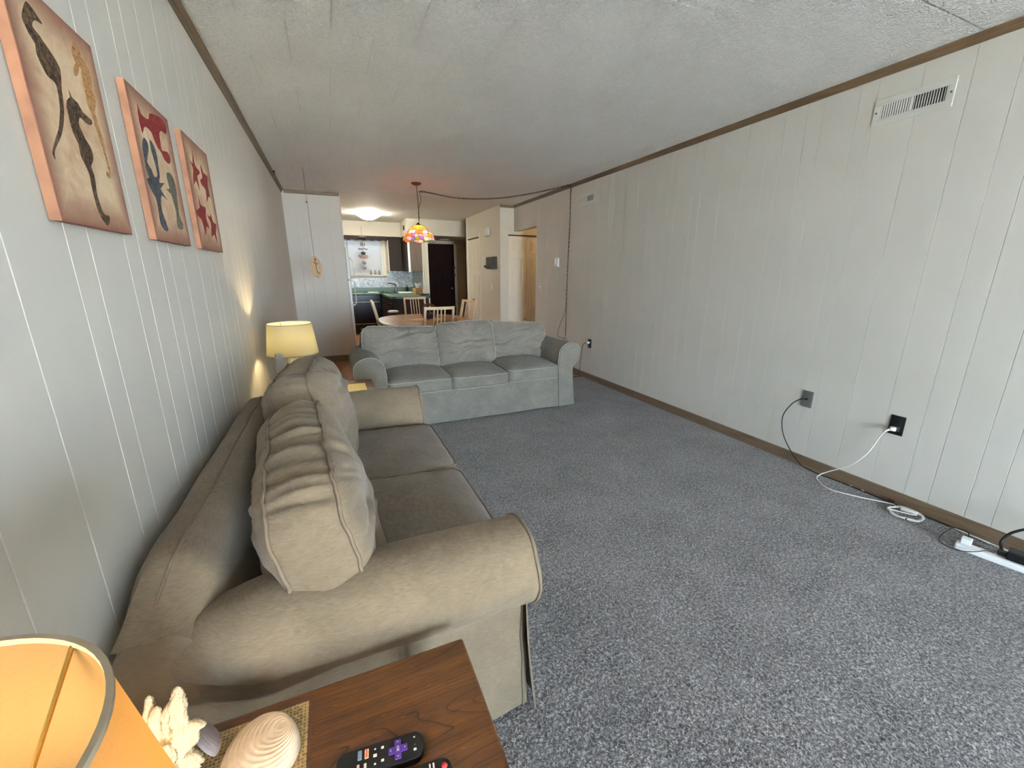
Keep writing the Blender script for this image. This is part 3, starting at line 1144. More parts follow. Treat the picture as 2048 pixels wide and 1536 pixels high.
def sofa(name, label, W, loc, rz, mat, seatmat, pipe, seats, backs, seed):
    D = 0.905
    root = thing(name, label, 'sofa', loc, rz)
    L = dict(world=False)
    for sd in (-1, 1):
        a, pp = arm_builder(sd, W, D, seed + sd)
        o = part(root, 'arm', a, mat, True, 50, **L)
        part(o, 'piping', pp, pipe, True, **L)
    # corner flaps of the skirt
    for sd in (-1, 1):
        v, f = [], []
        nz_, nh = 9, 12
        for i in range(nz_ + 1):
            for j in range(nh + 1):
                z = 0.40 * j / nh + 0.012
                u = i / nz_
                fl = (1 - j / nh)
                x = 0.085 + u * 0.175 - 0.018 * fl * (1 - u)
                y = -0.006 - 0.022 * fl * fl - 0.006 * math.sin(u * 5 + seed) * fl
                if u < 0.25:
                    y += (0.25 - u) * 0.08
                v.append(Vector((x if sd < 0 else W - x, y, z)))
        for i in range(nz_):
            for j in range(nh):
                q = i * (nh + 1) + j
                f.append((q, q + 1, q + nh + 2, q + nh + 1))
        mb = MB().raw(v, f)
        mb.bm.normal_update()
        bmesh.ops.solidify(mb.bm, geom=list(mb.bm.faces), thickness=0.004)
        part(root, 'skirt_flap', mb, mat, True, 60, **L)
    # base box and front skirt
    part(root, 'base', MB().bx(0.2, W - 0.2, 0.05, D - 0.03, 0.05, 0.31, 0.01), mat, **L)
    v, f = [], []
    nx, nh = 90, 14
    for i in range(nx + 1):
        for j in range(nh + 1):
            u = i / nx
            z = 0.014 + 0.315 * j / nh
            fl = 1 - j / nh
            x = 0.235 + u * (W - 0.47)
            y = 0.008 - 0.018 * fl ** 1.5 + 0.012 * noise.noise(Vector((x * 5, z * 3, seed))) * (0.4 + fl) + 0.005 * noise.noise(Vector((x * 16, z * 9, seed + 3)))
            v.append(Vector((x, y, z)))
    for i in range(nx):
        for j in range(nh):
            q = i * (nh + 1) + j
            f.append((q, q + 1, q + nh + 2, q + nh + 1))
    mb = MB().raw(v, f)
    mb.bm.normal_update()
    bmesh.ops.solidify(mb.bm, geom=list(mb.bm.faces), thickness=0.005)
    o = part(root, 'skirt', mb, mat, True, 60, **L)
    # back frame swept along the width
    prof = spline([(0.905, 0.02, 0), (0.908, 0.30, 0), (0.908, 0.55, 0), (0.905, 0.64, 0), (0.888, 0.69, 0), (0.845, 0.708, 0), (0.79, 0.704, 0), (0.752, 0.675, 0),
                   (0.725, 0.60, 0), (0.695, 0.50, 0), (0.66, 0.38, 0), (0.645, 0.2, 0), (0.645, 0.02, 0)], 5)
    n = len(prof)
    xs = [0.085, 0.125, 0.15, 0.175, 0.20, 0.225] + [0.24 + (W - 0.48) * k / 40 for k in range(41)] + [W - k for k in (0.225, 0.20, 0.175, 0.15, 0.125, 0.085)]
    v, f = [], []
    for j, x in enumerate(xs):
        e = min(x, W - x)
        k = sm(0.09, 0.235, e)
        for i, p in enumerate(prof):
            y, z = p.x, p.y
            if z > 0.48:
                z = 0.48 + (z - 0.48) * (0.60 + 0.40 * k)
            if y < 0.88 and z > 0.3:
                y = y + (1 - k) * 0.03
            z += 0.006 * noise.noise(Vector((x * 5, i * 0.2, seed))) * (1 if z > 0.1 else 0)
            y += 0.004 * noise.noise(Vector((x * 6, i * 0.3, seed + 4)))
            v.append(Vector((x, y, z)))
    for j in range(len(xs) - 1):
        for i in range(n):
            i2 = (i + 1) % n
            f.append((j * n + i, j * n + i2, (j + 1) * n + i2, (j + 1) * n + i))
    f.append(tuple(range(n)))
    f.append(tuple(range((len(xs) - 1) * n, len(xs) * n)))
    o = part(root, 'back_frame', MB().raw(v, f), mat, True, 60, **L)
    pp = MB()
    i0 = 27
    pp.tube([v[j * n + i0] for j in range(2, len(xs) - 2)], 0.004, 6)
    part(o, 'seam', pp, pipe, True, **L)
    for x0, x1, ztop, sd in seats:
        w = x1 - x0 - 0.006
        mt = Matrix.Translation(((x0 + x1) / 2, 0.305, ztop - 0.065)) @ Matrix.Rotation(math.radians(2.0), 4, 'X')
        add_cushion(root, 'seat_cushion', mt, seatmat, pipe, w=w, h=0.66, t=0.105, r=0.05, dome=0.045, dome_back=0.004, seed=sd, band_amp=0.003, face_amp=0.004, lump=0.010, bow=0.008, NO=130, NR=12, NB=5, pipe_r=0.0045, wr=0.6)
    ncr, fa_ = (3, 0.016) if len(seats) == 2 else (9, 0.022)
    for (x, y, z, w, h, t, dome, lean, yawd, rolld, sd, r) in backs:
        # local u -> X, v -> up, n -> front (-Y)
        B = Matrix(((1, 0, 0, 0), (0, 0, -1, 0), (0, 1, 0, 0), (0, 0, 0, 1)))
        mt = Matrix.Translation((x, y, z)) @ Matrix.Rotation(math.radians(yawd), 4, 'Z') @ Matrix.Rotation(math.radians(-lean), 4, 'X') @ Matrix.Rotation(math.radians(rolld), 4, 'Y') @ B
        add_cushion(root, 'back_cushion', mt, mat, pipe, w=w, h=h, t=t, r=r, dome=dome, seed=sd, band_amp=0.011, face_amp=fa_, lump=0.02, bow=0.03, NO=230, NR=34, NB=9, pipe_r=0.0048, creases=ncr)
    return root


# near loveseat: local X -> world y, front faces +x
sofa('loveseat', 'beige corduroy two-seat sofa along the panelled left wall', 1.80, (0.44, 0.80, 0), PI / 2, 'sofa_near', 'seat_near', 'pipe_near',
     [(0.262, 0.93, 0.462, 1), (0.93, 1.54, 0.468, 2)],
     [(0.475, 0.54, 0.634, 0.75, 0.44, 0.15, 0.072, 10, 4, -4, 11, 0.13),
      (1.24, 0.56, 0.685, 0.74, 0.44, 0.14, 0.09, 15, -2, 2, 12, 0.12)], 1)
# far sofa facing the camera
sofa('sofa', 'grey green velour three-seat sofa with its back to the dining table', 2.19, (0.10, 3.49, 0), 0.02, 'sofa_far', 'sofa_far', 'pipe_far',
     [(0.262, 0.825, 0.445, 3), (0.825, 1.375, 0.44, 4), (1.375, 1.93, 0.455, 5)],
     [(0.50, 0.55, 0.62, 0.74, 0.40, 0.13, 0.075, 17, 3, 3, 13, 0.07),
      (1.115, 0.51, 0.635, 0.57, 0.42, 0.13, 0.075, 17, -5, -2, 14, 0.055),
      (1.70, 0.57, 0.605, 0.66, 0.40, 0.14, 0.08, 18, -4, 3, 15, 0.09)], 2)


# ------------------------------------------------------------------ end tables, lamps
def end_table(name, label, x0, x1, y0, y1, zt):
    t = thing(name, label, 'table', ((x0 + x1) / 2, (y0 + y1) / 2, 0))
    part(t, 'table_top', MB().bx(x0, x1, y0, y1, zt - 0.026, zt, 0.008, 3), 'oak')
    part(t, 'apron', MB().bx(x0 + 0.04, x1 - 0.04, y0 + 0.04, y1 - 0.04, zt - 0.10, zt - 0.026, 0.003), 'oak')
    for px in (x0 + 0.05, x1 - 0.05):
        for py in (y0 + 0.05, y1 - 0.05):
            part(t, 'leg', MB().bx(px - 0.025, px + 0.025, py - 0.025, py + 0.025, 0.0, zt - 0.09, 0.004), 'oak')
    part(t, 'lower_shelf', MB().bx(x0 + 0.03, x1 - 0.03, y0 + 0.03, y1 - 0.03, 0.14, 0.16, 0.003), 'oak')
    return t


ZT = 0.52
end_table('end_table', 'dark oak end table holding the remotes and shells', -0.43, 0.198, 0.12, 0.742, ZT)
end_table('end_table', 'wooden end table in the corner between the two sofas', -0.43, 0.225, 2.72, 3.33, ZT)


def table_lamp(label, cx, cy, zb, z0, z1, rb, rt_, shade, power, col, spider_rot):
    t = thing('table_lamp', label, 'lamp', (cx, cy, zb))
    # faceted glass column
    prof = [(0.0, 0.0), (0.075, 0.0), (0.078, 0.012), (0.06, 0.02), (0.045, 0.03), (0.05, 0.05), (0.064, 0.09), (0.062, 0.14), (0.05, 0.19), (0.038, 0.225), (0.03, 0.245), (0.03, 0.255), (0.0, 0.255)]
    mb = MB()
    hscale = (z0 - zb + 0.01) / 0.255
    mb.lathe([(r, z * hscale) for r, z in prof], (cx, cy, zb), 14)
    part(t, 'base', mb, 'glass', False, label='cut glass base')
    part(t, 'neck', MB().lathe([(0.0, 0), (0.017, 0), (0.017, 0.02), (0.011, 0.03), (0.011, 0.075), (0.0, 0.075)], (cx, cy, z0 + 0.01), 16), 'brass', True)
    mb = MB()
    n = 6
    pr = [(rb + (rt_ - rb) * k / n, z0 + (z1 - z0) * k / n) for k in range(n + 1)]
    ins = [(r - 0.0016, z) for r, z in reversed(pr)]
    mb.lathe(pr + ins + [pr[0]], (cx, cy, 0), 64)
    part(t, 'lamp_shade', mb, shade, True, 50)
    mb = MB()
    for r, z in ((rb, z0), (rt_, z1)):
        mb = MB()
        mb.lathe([(r + 0.002, z - 0.003), (r + 0.002, z + 0.0025), (r - 0.0025, z + 0.0025), (r - 0.0025, z - 0.003), (r + 0.002, z - 0.003)], (cx, cy, 0), 64)
        part(t, 'shade_trim', mb, 'shade_tape', True, 40)
    mb = MB()
    zf = z0 + 0.004
    for k in range(3):
        a = spider_rot + k * 2 * PI / 3
        ca, sa = math.cos(a), math.sin(a)
        mb.tube([(cx + 0.02 * ca, cy + 0.02 * sa, zf), (cx + 0.05 * ca, cy + 0.05 * sa, zf + 0.045), (cx + (rt_ - 0.002) * ca, cy + (rt_ - 0.002) * sa, z1 - 0.003)], 0.0021, 6)
    mb.lathe([(0.0185, -0.003), (0.0225, -0.003), (0.0225, 0.003), (0.0185, 0.003), (0.0185, -0.003)], (cx, cy, zf), 20)
    part(t, 'spider', mb, 'brass', True)
    mb = MB()
    mb.lathe([(0.0, -0.045), (0.012, -0.04), (0.018, -0.02), (0.028, 0.01), (0.03, 0.03), (0.02, 0.052), (0.0, 0.06)], (cx, cy, z0 + 0.03), 16)
    b = part(t, 'bulb', mb, 'bulb', True)
    l = bpy.data.lights.new('lamp_light', 'POINT')
    l.energy = power
    l.color = col
    l.shadow_soft_size = 0.035
    lo = bpy.data.objects.new('lamp_light', l)
    lo.location = (cx, cy, z0 + 0.085)
    COL.objects.link(lo)
    lo.parent = t
    lo.matrix_parent_inverse = ROOT[t.name].inverted()
    return t


MAT['shade_tape'] = plain('grey beige shade tape', C(150, 138, 118), 0.8, var=0.05)
MAT['bulb'] = emit('lit bulb', (1, 0.8, 0.5, 1), 3.0)
NEAR_W, FAR_W = 2.2, 2.0
table_lamp('lit table lamp on the nearest end table, cut by the lower left photo corner', -0.31, 0.292, ZT, 0.815, 1.02, 0.168, 0.137, 'shade_near', NEAR_W, (1, 0.68, 0.38), 0.935)
table_lamp('lit table lamp with glass base on the far corner table', -0.275, 3.10, ZT + 0.0052, 0.80, 1.0, 0.158, 0.133, 'shade_far', FAR_W, (1, 0.78, 0.42), 2.1)

# grey post behind the loveseat
tb = thing('wooden_post', 'slim grey wooden post standing in front of the far lamp', 'post', (-0.325, 2.76, ZT))
part(tb, 'post', MB().box((-0.325, 2.765, 0.69), (0.034, 0.05, 0.34), Euler((0, 0, 0.3)), 0.002), 'post')
part(tb, 'foot', MB().box((-0.325, 2.765, ZT + 0.006), (0.09, 0.09, 0.012), Euler((0, 0, 0.3)), 0.002), 'post')

# straw runner on the far table
solo('table_runner', MB().bx(-0.40, 0.168, 2.83, 3.2, ZT, ZT + 0.005, 0.002), 'mat_yellow', 'straw yellow mat on the far corner table', 'mat')


# ------------------------------------------------------------------ things on the near table
def woven_mat():
    t = thing('woven_mat', 'tan woven placemat under the clam shell', 'placemat', (-0.26, 0.58, ZT))
    x0, x1, y0, y1 = -0.415, -0.112, 0.40, 0.722
    p = 0.0062
    nx, ny = int((x1 - x0) / p), int((y1 - y0) / p)
    for nm, along in (('warp', 0), ('weft', 1)):
        mb = MB()
        v, f = [], []
        na, nb = (nx, ny) if along else (ny, nx)
        for s in range(nb):
            st = 2 * na
            q = len(v)
            for k in range(st + 1):
                a = k * p / 2
                h = ZT + 0.0022 + 0.0014 * math.sin(PI * (k / 2 + s + (0.0 if along else 1.0)) )
                for e in (-0.36, 0.36):
                    c = (s + 0.5 + e) * p
                    v.append((x0 + a, y0 + c, h) if along else (x0 + c, y0 + a, h))
            for k in range(st):
                f.append((q + 2 * k, q + 2 * k + 1, q + 2 * k + 3, q + 2 * k + 2))
        mb.raw(v, f)
        o = part(t, nm, mb, 'mat_weave', True)
        o['kind'] = 'stuff'
    part(t, 'backing', MB().bx(x0, x1, y0, y1, ZT, ZT + 0.0008), 'wicker')
    return t


woven_mat()
ZM = ZT + 0.0042


def clam(name, label, center, L, Wd, Hh, mtx, mat, seed, ridge=0.02):
    """half shell: umbo at one side, concentric growth ridges"""
    v, f = [], []
    nr, na = 46, 64
    for i in range(nr + 1):
        s = i / nr
        rid = (0.5 - abs(((s * 11 + 0.25 * noise.noise(Vector((s * 4, seed, 0)))) % 1) - 0.5)) * ridge * (0.3 + s)
        for k in range(na):
            a = 2 * PI * k / na
            # rings all start near the umbo (offset towards +v) and grow outward
            ox, oy = 0.06 * (1 - s), 0.36 * (1 - s)
            x = L * (ox + s * 0.5 * math.cos(a) * (1 + 0.10 * math.sin(a)))
            y = Wd * (oy + s * 0.5 * math.sin(a))
            z = Hh * (1 - s ** 2.1) ** 0.62 * (1 - 0.25 * (1 - s)) + rid * Hh * (1.0 if s < 0.985 else 0)
            z = max(z, 0.0)
            z += 0.02 * Hh * noise.noise(Vector((x * 60, y * 60, seed)))* (1 - s)
            v.append(Vector((x, y, z)))
    for i in range(nr):
        for k in range(na):
            k2 = (k + 1) % na
            f.append((i * na + k, i * na + k2, (i + 1) * na + k2, (i + 1) * na + k))
    f.append(tuple(range(na)))
    mb = MB().raw(v, f)
    mb.bm.transform(mtx)
    return solo(name, mb, mat, label, 'shell', smooth=True)


clam('clam_shell', 'large chalky white clam shell on the woven placemat', None, 0.128, 0.118, 0.038,
     Matrix.Translation((-0.190, 0.645, ZM)) @ Matrix.Rotation(math.radians(-58), 4, 'Z'), 'shell', 3, 0.10)
clam('clam_shell', 'grey mauve clam shell leaning against the coral', None, 0.085, 0.055, 0.018,
     Matrix.Translation((-0.276, 0.682, ZM + 0.037)) @ Matrix.Rotation(math.radians(-62), 4, 'Z') @ Matrix.Rotation(math.radians(-62), 4, 'X'), 'shell_grey', 8, 0.05)


def coral():
    mb = MB()
    rnd = random.Random(4)

    def lobe(p0, p1, w0, w1, flat, seed, knob=0.3):
        p0, p1 = Vector(p0), Vector(p1)
        ax = (p1 - p0)
        ln = ax.length
        ax.normalize()
        sd = ax.cross(Vector((0.35, -1, 0.1))).normalized()
        th = ax.cross(sd)
        n, m = 44, 36
        v, f = [], []
        for i in range(n + 1):
            t = i / n
            w = (w0 + (w1 - w0) * t) * (math.sin(PI * min(1, 0.5 + 0.5 * (1 - t) * 1.0)) if t < 0 else 1)
            if t > 0.8:
                w *= math.sqrt(max(0.0, 1 - ((t - 0.8) / 0.2) ** 2)) + 0.02
            bend = 0.12 * ln * noise.noise(Vector((t * 1.5, seed, 3)))
            for k in range(m):
                a = 2 * PI * k / m
                jag = 1 + knob * noise.noise(Vector((t * 9, math.cos(a) * 1.6 + seed, math.sin(a) * 1.6))) + 0.9 * knob * noise.noise(Vector((t * 26, math.cos(a) * 4.5 + seed, math.sin(a) * 4.5)))
                v.append(p0 + ax * (ln * t) + sd * (w * jag * math.cos(a) + bend) + th * (w * flat * jag * math.sin(a)))
        for i in range(n):
            for k in range(m):
                k2 = (k + 1) % m
                f.append((i * m + k, i * m + k2, (i + 1) * m + k2, (i + 1) * m + k))
        f.append(tuple(range(m)))
        f.append(tuple(range(n * m, (n + 1) * m)))
        mb.raw([Vector((p.x, p.y, max(p.z, ZT + 0.0045))) for p in v], f)
    B = Vector((-0.305, 0.585, ZT + 0.004))
    # trunk and flaring plates
    lobe(B + Vector((0, 0, -0.002)), (-0.295, 0.60, 0.63), 0.036, 0.026, 0.8, 1)
    lobe((-0.29, 0.60, 0.60), (-0.256, 0.622, 0.737), 0.011, 0.0085, 0.7, 2, 0.4)
    lobe((-0.292, 0.60, 0.59), (-0.264, 0.615, 0.675), 0.018, 0.021, 0.55, 3, 0.35)
    lobe((-0.30, 0.595, 0.56), (-0.262, 0.61, 0.622), 0.020, 0.022, 0.5, 4, 0.3)
    lobe((-0.31, 0.59, 0.53), (-0.262, 0.595, 0.575), 0.022, 0.026, 0.5, 5, 0.3)
    lobe((-0.30, 0.57, 0.524), (-0.245, 0.56, 0.548), 0.022, 0.022, 0.5, 6, 0.3)
    lobe((-0.30, 0.605, 0.61), (-0.276, 0.628, 0.712), 0.0115, 0.008, 0.8, 7, 0.35)
    lobe((-0.305, 0.60, 0.60), (-0.295, 0.628, 0.708), 0.014, 0.007, 0.7, 8, 0.35)
    lobe((-0.315, 0.60, 0.62), (-0.310, 0.645, 0.715), 0.010, 0.006, 0.8, 9, 0.35)
    lobe((-0.31, 0.59, 0.58), (-0.277, 0.60, 0.662), 0.014, 0.011, 0.6, 10, 0.35)
    lobe((-0.32, 0.58, 0.58), (-0.36, 0.62, 0.68), 0.016, 0.010, 0.7, 11, 0.35)
    lobe((-0.32, 0.58, 0.58), (-0.35, 0.54, 0.66), 0.016, 0.010, 0.7, 12, 0.35)
    return solo('coral', mb, 'coral', 'bleached branching coral beside the nearest lamp', 'coral', smooth=True)


coral()


def remote(label, px, py, ang, Ln, Wd, Th, tone):
    r = thing('remote_control', label, 'remote', (px, py, ZT), ang)
    Mt = Matrix.Translation((px, py, ZT)) @ Matrix.Rotation(ang, 4, 'Z')
    mb = MB()
    # rounded body: outline extruded with eased edge
    rr = Wd * 0.36
    ol = []
    for cx, cy, a0 in ((Ln / 2 - rr, Wd / 2 - rr, 0), (-Ln / 2 + rr, Wd / 2 - rr, PI / 2), (-Ln / 2 + rr, -Wd / 2 + rr, PI), (Ln / 2 - rr, -Wd / 2 + rr, 1.5 * PI)):
        for k in range(9):
            a = a0 + PI / 2 * k / 8
            ol.append((cx + rr * math.cos(a), cy + rr * math.sin(a)))
    n = len(ol)
    v, f = [], []
    lv = [(0.90, 0.0), (1.0, Th * 0.35), (1.0, Th * 0.78), (0.985, Th * 0.92), (0.95, Th)]
    for s, z in lv:
        for x, y in ol:
            v.append((x - (1 - s) * Wd / 2 * (1 if x > 0 else -1), y * s, z))
    for j in range(len(lv) - 1):
        for i in range(n):
            f.append((j * n + i, j * n + (i + 1) % n, (j + 1) * n + (i + 1) % n, (j + 1) * n + i))
    f.append(tuple(range(n)))
    f.append(tuple(range((len(lv) - 1) * n, len(lv) * n)))
    mb.raw(v, f)
    mb.bm.transform(Mt)
    part(r, 'body', mb, 'remote_black', True, 40)

    def btn(name, x, y, sx, sy, mat, h=0.0016, label=None, bev=0.0008):
        b = MB()
        b.bx(x - sx / 2, x + sx / 2, y - sy / 2, y + sy / 2, Th - 0.001, Th + h, bev)
        b.bm.transform(Mt)
        return part(r, name, b, mat, label=label)

    def txt(body, x, y, size, mat='print_white', rot=PI / 2, parent=None, z=None):
        add_text(parent or r, 'lettering', body, size, Mt @ Matrix.Translation((x, y, (Th + 0.0019) if z is None else z)) @ Matrix.Rotation(rot, 4, 'Z'), mat)
    return r, Mt, btn, txt, Th


# streaming remote: head (IR end) towards +x
r1, Mt, btn, txt, Th = remote('black remote with purple arrow pad and purple cloth tag', -0.001, 0.553, math.radians(-6), 0.142, 0.044, 0.018, 0)
dx = 0.028
b = MB()
b.bx(dx - 0.0055, dx + 0.0055, -0.0155, 0.0155, Th - 0.001, Th + 0.002, 0.002, 3)
b.bx(dx - 0.0155, dx + 0.0155, -0.0055, 0.0055, Th - 0.001, Th + 0.0019, 0.002, 3)
b.bm.transform(Mt)
pad = part(r1, 'arrow_pad', b, 'purple', label='purple rubber arrow pad')
for rx, ry, an in ((0, 0.0115, 0), (0, -0.0115, PI), (0.0115, 0, -PI / 2), (-0.0115, 0, PI / 2)):
    c_ = MB()
    c_.tube([(-0.0017, -0.0008, 0), (0, 0.0009, 0), (0.0017, -0.0008, 0)], 0.00035, 5)
    c_.bm.transform(Mt @ Matrix.Translation((dx + rx, ry, Th + 0.0022)) @ Matrix.Rotation(an, 4, 'Z'))
    part(pad, 'arrow_mark', c_, 'print_white')
txt('OK', dx, 0, 0.0062, parent=pad, z=Th + 0.0023, rot=-PI / 2)
for x, y, w, mname in ((0.056, 0.012, 0.003, 'print_white'), (0.056, 0.0, 0.004, 'btn_dark'), (0.056, -0.008, 0.005, 'print_white'),
                       (0.003, 0.011, 0.0048, 'print_white'), (0.003, -0.009, 0.0048, 'print_white'), (-0.009, 0.012, 0.003, 'print_white'), (-0.009, 0.002, 0.006, 'print_white'), (-0.009, -0.011, 0.0034, 'print_white')):
    btn('button', x, y, w, w * 0.8, mname, 0.0012)
bo = btn('button', -0.0225, 0.0085, 0.0066, 0.0145, 'btn_orange', 0.0016, 'peach channel button')
txt('NETFLIX', -0.0225, 0.0085, 0.0032, 'btn_red', -PI / 2, bo)
btn('button', -0.0335, 0.009, 0.0066, 0.0145, 'btn_blue', 0.0016, 'blue grey channel button')
btn('button', -0.0245, -0.0105, 0.0042, 0.010, 'print_white', 0.0014, 'white channel button')
btn('button', -0.0355, -0.0115, 0.0042, 0.014, 'btn_pink', 0.0014, 'pale pink channel button')
b = MB()
b.bx(-0.083, -0.069, -0.020, 0.002, Th * 0.3, Th * 0.42, 0.0008)
b.bm.transform(Mt)
tg = part(r1, 'cloth_tag', b, 'tag', label='purple cloth tag')
add_text(tg, 'lettering', 'Roku', 0.0085, Mt @ Matrix.Translation((-0.0765, -0.009, Th * 0.42 + 0.0004)) @ Matrix.Rotation(-PI / 2, 4, 'Z'), 'print_white')

# second remote, mostly below the picture edge
r2_, Mt, btn, txt, Th = remote('black television remote with red power button, cut by the photo edge', 0.010, 0.494, math.radians(-6), 0.19, 0.047, 0.020, 1)
b = MB()
b.lathe([(0.0, 0.0028), (0.0042, 0.0026), (0.0048, 0.001), (0.0048, -0.001)], (0.083, 0.009, Th), 18)
b.bm.transform(Mt)
pw = part(r2_, 'power_button', b, 'btn_red', True, label='red round power button')
for k in range(2):
    btn('button', 0.066 - k * 0.006, 0.013, 0.003, 0.011, 'print_white', 0.0012)
btn('button', 0.054, 0.013, 0.004, 0.006, 'btn_dark', 0.0014)
txt('MENU', 0.042, 0.011, 0.0058, rot=0.2)
txt('1 2 3', 0.062, -0.004, 0.0055, rot=-PI / 2)
for ix in range(5):
    for iy in range(3):
        btn('button', 0.024 - ix * 0.016, 0.011 - iy * 0.012, 0.009, 0.007, 'btn_dark' if (ix + iy) % 3 else 'btn_pink', 0.0014)


# ------------------------------------------------------------------ pictures
ART = {
    'seahorse': [
        '20.71,91.33 15.92,86.76 12.91,82.87 14.13,80.48 16.66,77.89 20.15,75.52 19.14,72.24 20.55,69.09 22.82,66.72 26.07,64.55 32.85,63.89 33.38,60.81 32.42,56.66 30.47,52.26 26.47,46.76 22.24,41.92 15.69,36.68 10.22,31.78 8.28,29.18 9.68,27.17 10.40,29.56 12.90,32.27 19.85,36.85 26.57,42.17 31.99,47.99 35.49,53.45 37.48,57.92 38.94,62.92 41.86,68.31 43.44,72.68 40.25,75.62 34.67,78.32 30.29,79.99 26.76,81.54 22.88,82.31 22.44,83.91 27.22,87.03 34.70,87.84 30.47,89.95 26.98,91.34 23.14,91.95',
        '48.48,65.44 50.24,62.48 57.13,61.42 61.12,58.46 72.22,56.95 69.70,54.15 61.96,53.57 55.66,54.69 51.19,50.85 53.63,47.08 56.68,44.05 61.02,41.17 60.65,35.82 54.78,31.83 56.14,27.50 55.12,22.77 53.53,17.17 54.95,11.07 58.47,7.82 64.49,7.96 63.96,5.45 59.33,2.23 55.54,3.56 51.51,6.01 49.00,10.47 48.26,15.78 48.13,20.32 49.15,24.97 48.47,28.60 45.55,31.80 43.23,35.74 44.23,40.20 40.89,43.76 39.74,47.66 39.67,51.74 39.71,55.13 42.69,59.23 48.04,61.93',
        '72.07,93.88 77.42,92.47 80.96,88.60 86.56,85.90 87.66,81.02 84.73,74.99 87.06,71.82 84.71,66.66 80.93,62.72 81.99,57.59 83.94,50.17 83.79,42.97 84.28,36.58 84.66,31.72 80.29,29.03 76.42,30.50 78.78,32.88 81.12,32.01 81.52,36.14 79.59,43.81 77.82,49.74 76.09,55.53 74.41,61.20 71.59,64.97 71.90,70.16 72.29,76.04 73.76,80.75 73.00,82.66 67.14,76.74 62.38,75.40 62.24,78.13 68.03,82.59 66.04,85.45 67.07,88.51',
    ],
    'lobster': [
        '19.44,90.44 23.66,85.46 32.58,84.94 41.93,86.42 46.74,91.22 62.18,94.25 79.18,95.86 90.03,92.25 85.24,85.80 73.49,85.83 64.28,82.05 62.87,75.73 61.46,69.39 78.29,71.79 84.60,68.44 78.56,62.78 65.38,63.56 59.97,67.37 50.74,69.83 45.04,74.50 41.58,77.84 30.89,78.63 24.14,76.68 18.14,71.84 16.69,75.36 15.88,79.74',
        '19.63,69.45 25.59,67.16 23.91,62.03 14.34,53.08 21.46,49.51 25.59,45.26 35.30,47.63 34.35,57.50 31.40,63.50 33.45,71.21 40.88,68.67 44.00,62.62 42.25,53.85 40.84,47.66 35.62,42.60 51.27,44.47 35.59,38.32 48.76,32.15 35.56,34.02 28.33,26.25 28.60,20.23 32.31,14.44 34.35,8.36 24.39,8.09 17.53,11.46 16.66,16.51 18.74,23.48 17.59,30.05 10.49,34.05 5.55,40.54 10.71,42.13 8.78,48.95 9.51,53.77 9.98,60.08 13.12,65.35',
        '63.24,53.86 76.32,55.07 82.66,51.42 84.60,44.13 81.01,36.99 80.34,31.17 78.04,23.21 85.09,16.97 79.62,12.58 65.94,12.54 65.85,17.30 69.34,24.28 67.58,31.62 63.88,38.57 51.67,40.54 63.04,42.11 61.80,47.36',
    ],
    'starfish': [
        '32.94,89.75 32.45,79.07 38.37,75.87 49.48,74.56 44.09,70.86 34.25,67.56 35.60,55.17 25.96,62.96 13.37,56.73 17.72,65.85 22.29,72.96 10.73,80.57 24.07,76.44',
        '59.77,83.12 66.25,76.36 83.80,75.85 78.37,67.86 78.96,54.81 70.48,54.88 58.89,47.49 63.49,59.77 49.79,62.30 45.23,66.07 57.79,70.36 57.07,75.89',
        '23.41,50.71 28.13,41.45 46.95,41.41 44.57,36.53 41.30,29.27 48.13,21.09 36.21,23.04 27.08,13.14 23.37,23.08 17.52,28.12 4.93,30.12 6.09,34.53 20.84,38.38',
        '48.34,34.61 61.29,33.57 67.13,37.16 72.64,29.81 86.86,28.58 77.43,19.04 76.92,8.30 67.87,17.12 51.42,13.58 58.79,23.75 58.05,29.67',
    ],
}


def picture(key, label, y0, y1, z0, z1, t, inks):
    root = thing('canvas_print', label, 'picture', (XL, (y0 + y1) / 2, z0), 0, 'canvas prints on the left wall')
    part(root, 'canvas', MB().bx(XL + 0.0035, XL + t, y0, y1, z0, z1, 0.0012), 'canvas')
    mb = MB()
    mb.bx(XL + 0.003, XL + t - 0.001, y0 - 0.0008, y0 + 0.001, z0, z1)
    part(root, 'canvas_edge', mb, 'canvas_side')
    fx = XL + t
    for poly, mt in zip(ART[key], inks):
        pts = []
        for w in poly.split():
            a, b = w.split(',')
            pts.append((y0 + float(a) / 100 * (y1 - y0), z0 + float(b) / 100 * (z1 - z0)))
        pts = [(p.x, p.y) for p in spline([(a, b, 0) for a, b in pts], 2, True)]
        part(root, 'printed_' + key, MB().prism(pts, 'x', fx - 0.0002, fx + 0.0006), mt)
    return root


picture('seahorse', 'canvas print of three seahorses, nearest the camera on the left wall', 1.146, 1.472, 1.42, 1.848, 0.022, ['ink_dark', 'ink_dark', 'ink_pale'])
picture('lobster', 'middle canvas print of red, blue and green lobsters', 1.65, 2.0, 1.42, 1.847, 0.022, ['ink_red', 'ink_blue', 'ink_green'])
picture('starfish', 'canvas print of four red starfish, farthest print on the left wall', 2.151, 2.535, 1.42, 1.86, 0.022, ['ink_red'] * 4)
MAT['glare_white'] = plain('glossy white dial', C(250, 250, 250), 0.15)  # white that paints the glare on the thermostat


